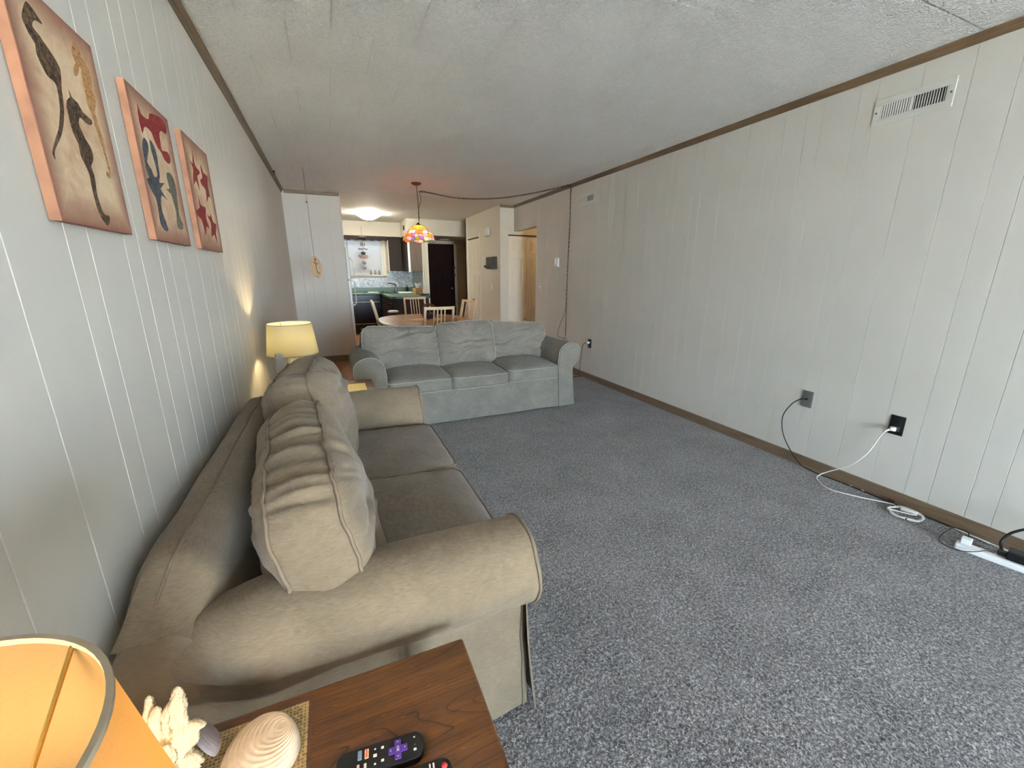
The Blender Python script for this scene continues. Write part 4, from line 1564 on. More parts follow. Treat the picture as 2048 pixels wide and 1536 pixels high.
# ------------------------------------------------------------------ vents, outlets, switches on the walls
def wall_vent(label, y0, y1, z0, z1, slats, dark_from):
    v = thing('air_vent', label, 'vent', (XR, (y0 + y1) / 2, z0))
    xf = XR - 0.006
    m_ = 0.034
    mb = MB()
    mb.bx(xf, XR, y0, y1, z0, z0 + m_, 0.002).bx(xf, XR, y0, y1, z1 - m_, z1, 0.002)
    mb.bx(xf, XR, y0, y0 + m_, z0 + m_, z1 - m_, 0.002).bx(xf, XR, y1 - m_, y1, z0 + m_, z1 - m_, 0.002)
    yc = (y0 + y1) / 2
    mb.bx(xf, XR, yc - 0.006, yc + 0.006, z0 + m_, z1 - m_, 0.002)
    part(v, 'frame', mb, 'vent')
    part(v, 'cavity', MB().bx(XR - 0.0015, XR + 0.002, y0 + m_, y1 - m_, z0 + m_, z1 - m_), 'vent_dark')
    n = slats
    for a, b, ang in ((y0 + m_, yc - 0.006, -0.9), (yc + 0.006, y1 - m_, 0.75)):
        for k in range(n):
            yy = a + (b - a) * (k + 0.5) / n
            part(v, 'slat', MB().box((XR - 0.0035, yy, (z0 + z1) / 2), (0.0018, (b - a) / n * (0.62 if ang > 0 else 0.30), z1 - z0 - 2 * m_), Euler((0, 0, ang * 0.35))), 'vent' if ang > 0 else 'vent')
    for yy in (y0 + 0.014, y1 - 0.014):
        part(v, 'screw', MB().lathe([(0.0, 0.002), (0.004, 0.0012), (0.005, 0)], (0, 0, 0), 10, Matrix.Translation((xf, yy, (z0 + z1) / 2)) @ Matrix.Rotation(-PI / 2, 4, 'Y')), 'vent_dark', True)
    return v


wall_vent('long white wall vent high on the right wall, nearest the camera', 1.305, 1.655, 2.148, 2.284, 12, 0)
wall_vent('white wall vent near the lamp chain on the right wall', 4.455, 4.81, 2.146, 2.276, 11, 0)


def outlet(label, y, z, mat, kind):
    o = thing('wall_outlet', label, 'outlet', (XR, y, z))
    part(o, 'plate', MB().bx(XR - 0.006, XR, y - 0.036, y + 0.036, z - 0.058, z + 0.058, 0.003, 2), mat)
    if kind == 'duplex':
        for dz in (0.02, -0.02):
            s = part(o, 'socket', MB().bx(XR - 0.0085, XR - 0.005, y - 0.017, y + 0.017, z + dz - 0.014, z + dz + 0.014, 0.004), 'black')
            part(s, 'slot', MB().bx(XR - 0.0089, XR - 0.008, y - 0.008, y - 0.006, z + dz - 0.004, z + dz + 0.006).bx(XR - 0.0089, XR - 0.008, y + 0.006, y + 0.008, z + dz - 0.004, z + dz + 0.006), 'vent_dark')
    else:
        part(o, 'jack', MB().cyl((XR - 0.018, y, z), (XR - 0.005, y, z), 0.006, seg=12), 'black')
    return o


outlet('black duplex outlet with the white cord plugged in', 1.197, 0.465, 'black', 'duplex')
outlet('grey cable wall plate on the right wall', 1.711, 0.482, 'grey_plate', 'jack')
outlet('black outlet near the far sofa arm', 4.41, 0.463, 'black', 'duplex')

# black coax from the grey plate down to the baseboard and along it
mb = MB()
pts = spline([(XR - 0.016, 1.711, 0.482), (2.95, 1.74, 0.475), (2.945, 1.79, 0.42), (2.95, 1.835, 0.31), (2.952, 1.80, 0.17), (2.945, 1.67, 0.03), (2.935, 1.55, 0.008), (2.945, 1.40, 0.007),
              (2.950, 1.2, 0.007), (2.945, 1.05, 0.007), (2.95, 0.92, 0.008), (2.945, 0.80, 0.008), (2.93, 0.70, 0.012)], 10)
mb.tube(pts, 0.0036, 8)
solo('coaxial_cable', mb, 'black_cord', 'thin black cable curving from the grey plate down to the baseboard', 'cable', smooth=True)

# white extension cord: plug, drop, coil
wc = thing('extension_cord', 'white extension cord coiled on the carpet by the baseboard', 'cord', (2.88, 1.2, 0))
mb = MB()
mb.box((XR - 0.022, 1.203, 0.444), (0.028, 0.030, 0.024), Euler((0, 0, 0.4)), 0.006)
mb.cyl((XR - 0.03, 1.212, 0.440), (XR - 0.04, 1.228, 0.425), 0.008, 0.005, 10)
part(wc, 'plug', mb, 'white_cord', True, 50)
pts = [(XR - 0.038, 1.226, 0.428), (2.945, 1.25, 0.37), (2.945, 1.285, 0.26), (2.945, 1.36, 0.14), (2.94, 1.46, 0.055), (2.90, 1.50, 0.012), (2.84, 1.468, 0.006), (2.785, 1.37, 0.006), (2.83, 1.26, 0.006), (2.90, 1.16, 0.006), (2.935, 1.10, 0.008)]
cx_, cy_ = 2.875, 1.015
for k in range(0, 58):
    a = PI * 0.35 + k / 18 * 2 * PI
    rr = 0.072 + 0.004 * math.sin(k * 1.7)
    pts.append((cx_ + rr * math.cos(a) * 0.95 + 0.003 * math.sin(k * 0.9), cy_ + rr * math.sin(a) + 0.003 * math.cos(k * 1.3), 0.007 + 0.0028 * (k % 18 > 9) + k * 0.00012))
pts.append((2.90, 0.985, 0.012))
pts.append((2.905, 1.0, 0.014))
mb = MB()
mb.tube(spline(pts, 5), 0.0034, 7)
part(wc, 'cable', mb, 'white_cord', True)
mb = MB()
mb.box((2.918, 1.02, 0.014), (0.026, 0.075, 0.020), Euler((0, 0, 0.25)), 0.006)
part(wc, 'cord_socket', mb, 'white_cord', True, 50)
part(wc, 'tie', MB().lathe([(0.0055, -0.003), (0.0065, 0), (0.0055, 0.003)], (0, 0, 0), 10, Matrix.Translation((2.815, 0.985, 0.009)) @ Matrix.Rotation(PI / 2, 4, 'X')), 'black')

# bits of litter along the baseboard
for k, (xx, yy, mt) in enumerate(((2.952, 1.335, 'btn_pink'), (2.955, 1.27, 'white'))):
    mb = MB()
    mb.ball((xx, yy, 0.006), 0.007, 8, 6, (1.2, 1.6, 0.8))
    solo('crumb', mb, mt, ['tiny pink scrap beside the baseboard', 'tiny white scrap beside the baseboard'][k], 'scrap')
mb = MB()
mb.box((2.962, 1.125, 0.013), (0.012, 0.03, 0.02), Euler((0.2, 0, 0.3)), 0.003)
solo('cable_clip', mb, 'bronze', 'small brown cable clip where the white cord reaches the baseboard', 'clip')

# power strip
ps = thing('power_strip', 'white power strip on the carpet at the right photo edge', 'power strip', (2.80, 0.60, 0))
p0, p1 = Vector((2.762, 0.765, 0)), Vector((2.845, 0.36, 0))
dr = (p1 - p0).normalized()
ang = math.atan2(dr.y, dr.x)
Ls = (p1 - p0).length
PSM = Matrix.Translation((p0 + p1) / 2) @ Matrix.Rotation(ang, 4, 'Z')


def psp(parent, name, mb, mat, **k):
    mb.bm.transform(PSM)
    return part(parent, name, mb, mat, **k)


psp(ps, 'housing', MB().bx(-Ls / 2, Ls / 2, -0.026, 0.026, 0.0, 0.030, 0.006, 3), 'white')
for k in range(5):
    xx = -Ls / 2 + 0.10 + k * 0.055
    psp(ps, 'socket', MB().bx(xx - 0.015, xx + 0.015, -0.013, 0.013, 0.028, 0.0308, 0.003), 'vent')
psp(ps, 'rocker_switch', MB().bx(Ls / 2 - 0.175, Ls / 2 - 0.150, -0.020, 0.004, 0.028, 0.036, 0.003), 'red_glow', label='red lit rocker switch')
ad = thing('charger', 'small white charger plugged into the power strip', 'charger', tuple(PSM @ Vector((-Ls / 2 + 0.03, 0, 0.03))))
psp(ad, 'body', MB().bx(-Ls / 2 + 0.012, -Ls / 2 + 0.050, -0.012, 0.026, 0.0305, 0.062, 0.005, 3), 'white')
mb = MB()
mb.bx(-Ls / 2 + 0.022, -Ls / 2 + 0.044, 0.026, 0.045, 0.040, 0.054, 0.003)
psp(ad, 'usb_plug', mb, 'black')
ub = MB()
P = lambda x, y, z: PSM @ Vector((x, y, z))
ub.tube(spline([P(-Ls / 2 + 0.033, 0.045, 0.047), P(-Ls / 2 + 0.02, 0.085, 0.06), P(-Ls / 2 - 0.03, 0.10, 0.05), P(-Ls / 2 - 0.06, 0.04, 0.008), P(-Ls / 2 - 0.045, -0.03, 0.006), P(-Ls / 2 + 0.02, -0.048, 0.008), P(-Ls / 2 + 0.07, -0.040, 0.028), P(-Ls / 2 + 0.10, -0.01, 0.040), P(-Ls / 2 + 0.125, 0.0, 0.036)], 9), 0.0021, 7)
solo('charging_cable', ub, 'black_cord', 'thin black cable looping around the white charger', 'cable', smooth=True)
tr = thing('power_adapter', 'black power brick on the white power strip', 'adapter', tuple(P(0.02, 0.01, 0.03)))
psp(tr, 'brick', MB().bx(-0.045, 0.045, -0.012, 0.055, 0.0312, 0.075, 0.006, 2), 'black')
psp(tr, 'strain_relief', MB().bx(-0.075, -0.045, 0.005, 0.03, 0.034, 0.055, 0.004), 'black')
tc_ = MB()
tc_.tube(spline([P(-0.06, 0.05, 0.035), P(-0.075, 0.085, 0.07), P(-0.05, 0.10, 0.13), P(0.02, 0.11, 0.19), P(0.08, 0.115, 0.2), P(0.16, 0.10, 0.12), P(0.2, 0.08, 0.02)], 9), 0.0062, 8)
solo('thick_cable', tc_, 'black_cord', 'thick black cable rising behind the power strip', 'cable', smooth=True)
mb = MB()
mb.tube(spline([(2.93, 0.70, 0.012), (2.95, 0.86, 0.006), (2.94, 0.75, 0.010), (2.93, 0.6, 0.012), (2.935, 0.4, 0.01)], 6), 0.004, 7)
solo('flat_cable', mb, 'vent', 'pale flat cable lying along the baseboard near the charger', 'cable', smooth=True)

# thermostat and switches
th = thing('thermostat', 'small white thermostat on the right wall beside the chain', 'thermostat', (XR, 5.318, 1.481))
part(th, 'body', MB().bx(XR - 0.028, XR, 5.318 - 0.055, 5.318 + 0.055, 1.42, 1.542, 0.008, 3), 'white')
mb = MB()
mb.lathe([(0.0, 0.008), (0.022, 0.006), (0.026, 0)], (0, 0, 0), 20, Matrix.Translation((XR - 0.028, 5.335, 1.49)) @ Matrix.Rotation(-PI / 2, 4, 'Y') @ Matrix.Diagonal((1.5, 1, 1, 1)))
part(th, 'glare_spot', mb, 'glare_white', True, label='white spot painting the glare')  # raised white disc painted in for the thermostat's glare


def switch(label, loc, axis):
    x, y, z = loc
    s = thing('light_switch', label, 'switch', loc)
    part(s, 'plate', MB().bx(x - 0.006, x, y - 0.036, y + 0.036, z - 0.058, z + 0.058, 0.003), 'vent')
    part(s, 'toggle', MB().box((x - 0.011, y, z + 0.004), (0.014, 0.009, 0.02), Euler((0, 0.4, 0)), 0.002), 'white')
    return s


switch('white light switch near the hall opening', (XR, 5.84, 1.13), 'x')
switch('cream light switch below the intercom', (CX, 7.30, 1.10), 'x')

ch = thing('door_chime', 'cream door chime box high on the closet wall', 'chime', (CX, 7.5, 2.06))
part(ch, 'cover', MB().bx(CX - 0.05, CX, 7.365, 7.54, 1.985, 2.13, 0.006, 2), 'vent')
part(ch, 'side_grille', MB().bx(CX - 0.02, CX, 7.54, 7.68, 2.0, 2.125, 0.004, 2), 'vent')
ic = thing('intercom', 'black intercom panel on the closet wall', 'intercom', (CX, 7.27, 1.5))
part(ic, 'panel', MB().bx(CX - 0.035, CX, 7.03, 7.50, 1.415, 1.62, 0.006, 2), 'btn_dark')
part(ic, 'screen', MB().bx(CX - 0.038, CX - 0.034, 7.07, 7.46, 1.485, 1.605, 0.002), 'black_gloss')
for yy in (7.12, 7.26, 7.40):
    part(ic, 'button', MB().bx(CX - 0.043, CX - 0.034, yy - 0.025, yy + 0.025, 1.432, 1.458, 0.003), 'bronze')
part(ic, 'side_button', MB().bx(CX - 0.02, CX, 7.56, 7.66, 1.44, 1.48, 0.004), 'black')
mb = MB()
mb.bx(3.19, 3.25, 9.98, 10.16, 1.62, 1.74, 0.006, 2)
ki = thing('key_rack', 'small dark rack on the entry wall by the front door', 'rack', (3.25, 10.07, 1.62))
part(ki, 'board', mb, 'black')
part(ki, 'hooks', MB().tube([(3.19, 10.02, 1.64), (3.17, 10.02, 1.60), (3.16, 10.02, 1.62)], 0.006, 6).tube([(3.19, 10.12, 1.64), (3.17, 10.12, 1.60), (3.16, 10.12, 1.62)], 0.006, 6), 'black', True)

# far outlet cord
ac = thing('appliance_cord', 'cord with white plug hanging from the outlet beside the far sofa', 'cord', (XR, 4.42, 0.47))
part(ac, 'plug', MB().box((XR - 0.025, 4.42, 0.475), (0.04, 0.03, 0.026), None, 0.006), 'white_cord')
mb = MB()
mb.tube(spline([(XR - 0.04, 4.44, 0.47), (XR - 0.045, 4.50, 0.44), (XR - 0.04, 4.53, 0.36), (XR - 0.04, 4.55, 0.2), (XR - 0.04, 4.575, 0.05), (XR - 0.06, 4.62, 0.012), (2.90, 4.78, 0.012), (2.92, 4.95, 0.012)], 8), 0.004, 7)
part(ac, 'cable', mb, 'brown_cord', True)


# ------------------------------------------------------------------ hanging lamp, chain, string toy
def chain_links(mb, pts, link=0.036, wid=0.014, r=0.0026):
    # resample
    P_ = spline(pts, 10)
    d = [0]
    for a, b in zip(P_[:-1], P_[1:]):
        d.append(d[-1] + (b - a).length)
    n = int(d[-1] / (link * 0.78))
    j = 0

    def atd(s):
        s = max(0, min(d[-1], s))
        for q in range(len(d) - 1):
            if d[q + 1] >= s:
                t = (s - d[q]) / max(1e-9, d[q + 1] - d[q])
                return P_[q].lerp(P_[q + 1], t)
        return P_[-1]
    for k in range(n):
        a, b = atd(k * link * 0.78), atd(k * link * 0.78 + link)
        ax = (b - a).normalized()
        sd = ax.orthogonal().normalized()
        if k % 2:
            sd = ax.cross(sd)
        c = (a + b) / 2
        ring = []
        for q in range(10):
            t = 2 * PI * q / 10
            ring.append(c + ax * (math.cos(t) * link / 2) + sd * (math.sin(t) * wid / 2))
        mb.tube(ring, r, 4, True)


TX, TY = 1.135, 5.74
pl = thing('pendant_lamp', 'stained glass dome lamp hanging over the dining table', 'lamp', (TX, TY, H))
mb = MB()
mb.lathe([(0.0, -0.03), (0.03, -0.028), (0.055, -0.018), (0.065, -0.006), (0.066, 0.0)], (TX, TY, H), 24)
part(pl, 'canopy', mb, 'bronze', True)
HKX, HKY = XR - 0.03, 4.98
z_top = 1.945
mb = MB()
chain_links(mb, [(TX, TY, H - 0.03), (TX + 0.01, TY, 2.28), (TX + 0.012, TY, 2.1), (TX + 0.01, TY, z_top + 0.02)])
swag = [(TX + 0.02, TY, H - 0.10), (TX + 0.15, TY - 0.05, 2.325), (1.62, TY - 0.2, 2.262), (2.05, TY - 0.36, 2.262), (2.45, TY - 0.52, 2.315), (2.8, TY - 0.66, 2.39), (HKX, HKY, H - 0.02)]
chain_links(mb, swag)
drop = [(HKX, HKY, H - 0.02), (HKX + 0.005, HKY, 2.0), (HKX, HKY + 0.005, 1.4), (HKX, HKY, 0.9), (HKX, HKY, 0.56), (HKX, HKY, 0.46)]
chain_links(mb, drop)
o = part(pl, 'chain', mb, 'dark_metal', True)
o['kind'] = 'stuff'
mb = MB()
mb.tube(spline([(TX + 0.01, TY, z_top), (TX + 0.016, TY, 2.12), (TX + 0.05, TY, 2.24), (TX + 0.04, TY, 2.33), (TX + 0.06, TY - 0.03, 2.345)] + [(a, b, c + 0.006) for a, b, c in swag[1:]] +
               [(HKX - 0.012, HKY - 0.03, 2.3), (HKX - 0.01, HKY - 0.03, 2.1), (HKX + 0.012, HKY, 1.8), (HKX - 0.008, HKY, 1.2), (HKX - 0.01, HKY + 0.01, 0.84), (HKX - 0.012, HKY + 0.12, 0.66), (HKX - 0.012, HKY + 0.2, 0.5), (HKX - 0.012, HKY + 0.19, 0.455), (HKX - 0.01, HKY + 0.12, 0.45), (HKX - 0.01, HKY, 0.455)], 8), 0.0032, 6)
part(pl, 'cord', mb, 'brown_cord', True)
part(pl, 'ceiling_hook', MB().tube(spline([(HKX, HKY, H), (HKX, HKY, H - 0.02), (HKX, HKY + 0.012, H - 0.035), (HKX, HKY + 0.018, H - 0.015)], 5), 0.004, 7), 'dark_metal', True)
mb = MB()
mb.tube([(HKX + 0.022 * math.sin(a), HKY, 0.43 + 0.03 * math.cos(a)) for a in [k * PI / 8 for k in range(16)]], 0.003, 6, True)
part(pl, 'chain_end_ring', mb, 'dark_metal', True)
part(pl, 'shade_cap', MB().lathe([(0.0, 0.03), (0.012, 0.028), (0.016, 0.016), (0.03, 0.006), (0.046, -0.004)], (TX, TY, z_top - 0.008), 20), 'came', True)
# glass panes
rows = [0.05, 0.10, 0.145, 0.18, 0.202, 0.213]
zs = [z_top - 0.012, z_top - 0.045, z_top - 0.085, z_top - 0.130, z_top - 0.170, z_top - 0.208]
NP = 22
groups = {}
cm = MB()
rr_ = random.Random(11)


def domep(ri, k, jr=0.0):
    a = 2 * PI * k / NP
    return Vector((TX + (rows[ri] + jr) * math.cos(a), TY + (rows[ri] + jr) * math.sin(a), zs[ri] + (0.012 * math.cos(a * 7) if ri == 5 else 0)))


jit = {(ri, k): (rr_.uniform(-0.35, 0.35) if 2 <= ri <= 4 else 0, rr_.uniform(-0.012, 0.012) if 2 <= ri <= 4 else 0) for ri in range(6) for k in range(NP)}


def dp(ri, k):
    j = jit[ri, k % NP]
    p = domep(ri, k + j[0])
    p.z += j[1]
    return p


for ri in range(5):
    for k in range(NP):
        q = [dp(ri, k), dp(ri, k + 1), dp(ri + 1, k + 1), dp(ri + 1, k)]
        if ri == 0:
            col = 'g_amber'
        elif ri == 1:
            col = 'g_orange' if k % 3 else 'g_amber'
        elif ri == 2:
            col = rr_.choice(['g_orange', 'g_orange', 'g_pink', 'g_cream'])
        elif ri == 3:
            col = rr_.choice(['g_pink', 'g_violet', 'g_orange', 'g_pink', 'g_green'])
        else:
            col = rr_.choice(['g_green', 'g_pink', 'g_teal', 'g_pink', 'g_violet', 'g_cream', 'g_orange'])
        groups.setdefault(col, MB()).raw(q, [(0, 1, 2, 3)])
        cm.tube([q[0], q[3]], 0.0022, 5)
        cm.tube([q[0], q[1]], 0.0022, 5)
        if ri == 4:
            cm.tube([q[3], q[2]], 0.0026, 5)
for col, g_ in groups.items():
    o = part(pl, 'stained_glass', g_, col, label=col[2:] + ' stained glass panes')
    o['kind'] = 'stuff'
o = part(pl, 'lead_came', cm, 'came')
o['kind'] = 'stuff'
l = bpy.data.lights.new('pendant_light', 'POINT')
l.energy = 1.0
l.color = (1, 0.82, 0.58)
l.shadow_soft_size = 0.03
lo = bpy.data.objects.new('pendant_light', l)
lo.location = (TX, TY, 1.83)
COL.objects.link(lo)
lo.parent = pl
lo.matrix_parent_inverse = ROOT[pl.name].inverted()

# wooden disc hanging on a string from the ceiling
SX, SY = -0.146, 5.31
hp = thing('hanging_plaque', 'oval wooden plaque hanging on a string in front of the partition', 'plaque', (SX, SY, H))
part(hp, 'string', MB().cyl((SX, SY, H), (SX + 0.012, SY, 1.51), 0.0018, seg=6), 'brown_cord')
part(hp, 'bead', MB().ball((SX + 0.001, SY, 2.072), 0.011, 10, 8), 'black', True)
part(hp, 'ceiling_eye', MB().lathe([(0.0, -0.02), (0.004, -0.018), (0.006, -0.004), (0.008, 0)], (SX, SY, H), 10), 'vent', True)
mb = MB()
el = []
ce_, sa_ = math.cos(0.02), math.sin(0.02)
tl = math.radians(4)
for k in range(40):
    a = 2 * PI * k / 40
    u, v_ = 0.060 * math.cos(a), 0.125 * math.sin(a)
    el.append((SX + 0.02 + u * math.cos(tl) + v_ * math.sin(-tl), 1.392 + u * math.sin(tl) * 0 + v_ * math.cos(tl) - u * 0.12))
mb.prism(el, 'y', SY - 0.006, SY + 0.006)
pq = part(hp, 'disc', mb, 'plaque')
mb = MB()
yy = SY - 0.0066
for pts in ([(SX + 0.015, 1.49), (SX + 0.02, 1.43), (SX + 0.022, 1.36), (SX + 0.03, 1.32)], [(SX - 0.005, 1.445), (SX + 0.02, 1.425), (SX + 0.045, 1.43)], [(SX + 0.03, 1.345), (SX + 0.05, 1.33), (SX + 0.04, 1.31)], [(SX + 0.01, 1.47), (SX + 0.035, 1.475)], [(SX + 0.02, 1.30), (SX + 0.035, 1.285)]):
    mb.tube([(a, yy, b) for a, b in pts], 0.0035, 5)
part(pq, 'painted_figure', mb, 'ink_dark')
mb = MB()
mb.tube(spline([(XL + 0.025, 5.84, H), (XL + 0.025, 5.84, H - 0.02), (XL + 0.035, 5.80, H - 0.028), (XL + 0.045, 5.80, H - 0.012)], 5), 0.004, 6)
mb.ball((XL + 0.04, 5.72, H - 0.012), 0.012, 8, 6)
solo('ceiling_hook', mb, 'black', 'small black hook on the ceiling near the partition corner', 'hook', smooth=True)
MAT['birch_pale'] = plain('tan placemat', C(196, 158, 112), 0.7, var=0.1, vscale=60)
MAT['coral_red'] = plain('salmon shell', C(214, 130, 100), 0.5, var=0.1)


# ------------------------------------------------------------------ dining set
dt = thing('dining_table', 'oval birch dining table behind the far sofa', 'table', (1.12, 5.55, 0))
TC = (1.12, 5.56)
ol = []
for k in range(64):
    a = 2 * PI * k / 64
    c_, s_ = math.cos(a), math.sin(a)
    ol.append((TC[0] + 0.585 * math.copysign(abs(c_) ** 0.82, c_), TC[1] + 0.85 * math.copysign(abs(s_) ** 0.82, s_)))
mb = MB()
mb.prism(ol, 'z', 0.704, 0.73)
bmesh.ops.bevel(mb.bm, geom=[e for e in mb.bm.edges if e.calc_face_angle(0) > 1.0], offset=0.005, segments=2, affect='EDGES')
part(dt, 'table_top', mb, 'birch_top')
part(dt, 'apron', MB().prism([(TC[0] + (x - TC[0]) * 0.84, TC[1] + (y - TC[1]) * 0.88) for x, y in ol], 'z', 0.63, 0.704), 'birch')
for sx in (-1, 1):
    for sy in (-1, 1):
        part(dt, 'leg', MB().cyl((TC[0] + sx * 0.335, TC[1] + sy * 0.72, 0.0), (TC[0] + sx * 0.30, TC[1] + sy * 0.70, 0.66), 0.024, 0.034, 14), 'birch')


def make_chair(label):
    """birch chair at the origin facing +y; back posts at y = -0.19"""
    c = thing('dining_chair', label, 'chair', (0, 0, 0), 0, 'birch dining chairs around the oval table')
    L = dict(world=False)
    hw = 0.165
    ZB = 0.965
    ey = -0.30
    part(c, 'seat', MB().bx(-hw - 0.01, hw + 0.01, -0.17, 0.22, 0.43, 0.462, 0.010, 3), 'birch', **L)
    for s in (-1, 1):
        mb = MB()
        a = Vector((s * (hw - 0.003), -0.20, 0.0))
        b = Vector((s * (hw - 0.003), -0.185, 0.45))
        d = Vector((s * (hw - 0.003), ey, ZB))
        v = []
        for p in (a, b, d):
            for dx_, dy_ in ((-0.012, -0.017), (0.012, -0.017), (0.012, 0.017), (-0.012, 0.017)):
                v.append((p.x + dx_, p.y + dy_, p.z))
        f = [(0, 1, 2, 3), (8, 9, 10, 11)]
        for j in (0, 4):
            f += [(j + i, j + (i + 1) % 4, j + 4 + (i + 1) % 4, j + 4 + i) for i in range(4)]
        part(c, 'rear_leg', mb.raw(v, f), 'birch', **L)
        part(c, 'front_leg', MB().bx(s * hw - 0.014, s * hw + 0.014, 0.185, 0.215, 0.0, 0.432, 0.003), 'birch', **L)
        part(c, 'side_rail', MB().bx(s * hw - 0.009, s * hw + 0.009, -0.17, 0.19, 0.37, 0.43, 0.002), 'birch', **L)
    part(c, 'front_rail', MB().bx(-hw + 0.014, hw - 0.014, 0.19, 0.208, 0.37, 0.43, 0.002), 'birch', **L)

    def yb(z):
        return -0.185 + (ey + 0.185) * (z - 0.45) / (ZB - 0.45)
    mb = MB()
    n = 12
    v, f = [], []
    for i in range(n + 1):
        u = -1 + 2 * i / n
        x = u * (hw - 0.015)
        for zz, dy_ in ((ZB - 0.034, -0.009), (ZB - 0.002, -0.009), (ZB - 0.002, 0.009), (ZB - 0.034, 0.009)):
            v.append((x, yb(zz) + dy_ - 0.012 * (1 - u * u), zz))
    for i in range(n):
        f += [(4 * i + k, 4 * i + (k + 1) % 4, 4 * i + 4 + (k + 1) % 4, 4 * i + 4 + k) for k in range(4)]
    f += [(0, 1, 2, 3), (4 * n, 4 * n + 1, 4 * n + 2, 4 * n + 3)]
    part(c, 'top_rail', mb.raw(v, f), 'birch', **L)
    part(c, 'lower_back_rail', MB().box((0, yb(0.56), 0.56), (2 * hw - 0.03, 0.016, 0.03), Euler((0.2, 0, 0)), 0.002), 'birch', **L)
    for x in (-0.062, -0.020, 0.022, 0.064):
        mb = MB()
        mb.tube([(x, yb(0.565), 0.565), (x, yb(ZB - 0.03) - 0.008, ZB - 0.03)], 0.0085, 4)
        part(c, 'slat', mb, 'birch', **L)
    return c


ch0 = make_chair('birch dining chair with its slatted back to the far sofa')
ch0.location = (1.105, 4.945, 0)
copy_tree(ch0, (1.225, 6.46, 0), PI + 0.05, 'birch dining chair at the kitchen end of the table')
copy_tree(ch0, (0.80, 6.02, 0), -PI / 2 - 0.04, 'birch dining chair on the left side, seen edge-on before the dishwasher')
copy_tree(ch0, (1.52, 5.66, 0), PI / 2 + 0.28, 'birch dining chair on the right side by the closet wall')

# placemat and wicker ball on the table
mb = MB()
oc = [(1.13 + 0.27 * math.cos(a) * 0.9, 5.52 + 0.27 * math.sin(a)) for a in [PI / 8 + k * PI / 4 for k in range(8)]]
mb.prism(oc, 'z', 0.7305, 0.734)
pm = solo('placemat', mb, 'birch_pale', 'octagonal tan placemat in the middle of the dining table', 'placemat')
mb = MB()
mb.tube([(x, y, 0.7345) for x, y in [(1.13 + (a - 1.13) * 0.93, 5.52 + (b - 5.52) * 0.93) for a, b in oc]], 0.0025, 5, True)
part(pm, 'border', mb, 'wicker')
BX, BY, BZ, BR = 1.165, 5.50, 0.735, 0.105
wb = thing('wicker_ball', 'dark woven wicker globe on the dining table', 'centrepiece', (BX, BY, BZ))
mb = MB()
rnd = random.Random(5)
for k in range(16):
    ax = Vector((rnd.uniform(-1, 1), rnd.uniform(-1, 1), rnd.uniform(-0.6, 0.6))).normalized()
    e1 = ax.orthogonal().normalized()
    e2 = ax.cross(e1)
    rr = BR * rnd.uniform(0.94, 1.0)
    mb.tube([Vector((BX, BY, BZ + BR + 0.003)) + (e1 * math.cos(q) + e2 * math.sin(q)) * rr for q in [2 * PI * i / 36 for i in range(36)]], 0.0035, 5, True)
part(wb, 'weave', mb, 'wicker', True)
mb = MB()
for k in range(14):
    mb.ball((BX + rnd.uniform(-0.045, 0.055), BY + rnd.uniform(-0.045, 0.045), BZ + 0.045 + rnd.uniform(-0.01, 0.05)), rnd.uniform(0.014, 0.022), 8, 6, (1, 1, 1.2))
part(wb, 'filling', mb, 'pine', True, label='grey brown filling')

# ------------------------------------------------------------------ kitchen
FR = thing('refrigerator', 'white refrigerator behind the partition, only its door edge and handles showing', 'refrigerator', (-0.12, 7.38, 0))
part(FR, 'cabinet', MB().bx(XL + 0.02, 0.254, 7.01, 7.76, 0.0, 1.72, 0.01), 'fridge')
part(FR, 'freezer_door', MB().bx(0.258, 0.303, 7.01, 7.76, 1.235, 1.715, 0.012, 3), 'fridge')
part(FR, 'lower_door', MB().bx(0.258, 0.303, 7.01, 7.76, 0.06, 1.225, 0.012, 3), 'fridge')
for a, b, c_ in ((1.245, 1.60, 1), (0.78, 1.215, -1)):
    if c_ > 0:
        pts = [(0.30, 7.71, a + 0.01), (0.378, 7.71, a + 0.02), (0.385, 7.71, a + 0.15), (0.39, 7.71, b - 0.10), (0.36, 7.71, b - 0.03), (0.30, 7.71, b)]
    else:
        pts = [(0.30, 7.71, b - 0.01), (0.378, 7.71, b - 0.02), (0.388, 7.71, b - 0.15), (0.386, 7.71, a + 0.10), (0.37, 7.71, a + 0.03), (0.30, 7.71, a)]
    part(FR, 'handle', MB().tube(spline(pts, 6), 0.0125, 8), 'fridge', True)

# base cabinets and counters
CZ = 0.91
ct = thing('countertop', 'green laminate counter running under the window and along the peninsula', 'counter', (0.7, 10.2, CZ))
part(ct, 'back_run', MB().bx(XL + 0.01, 1.899, 9.87, YK - 0.002, CZ - 0.038, CZ, 0.006), 'green')
part(ct, 'splash_strip', MB().bx(XL + 0.01, 1.899, YK - 0.022, YK - 0.001, CZ, 1.01, 0.003), 'green')
part(ct, 'side_run', MB().bx(1.02, 1.899, 9.30, 9.87, CZ - 0.038, CZ, 0.006), 'green')
pts = [(1.0, 9.30), (1.0, 8.10), (1.03, 8.03), (1.10, 8.0), (1.66, 8.0), (1.73, 8.03), (1.76, 8.10), (1.76, 9.28), (1.898, 9.28), (1.898, 9.30)]
part(ct, 'peninsula', MB().prism(pts, 'z', CZ - 0.038, CZ), 'green')


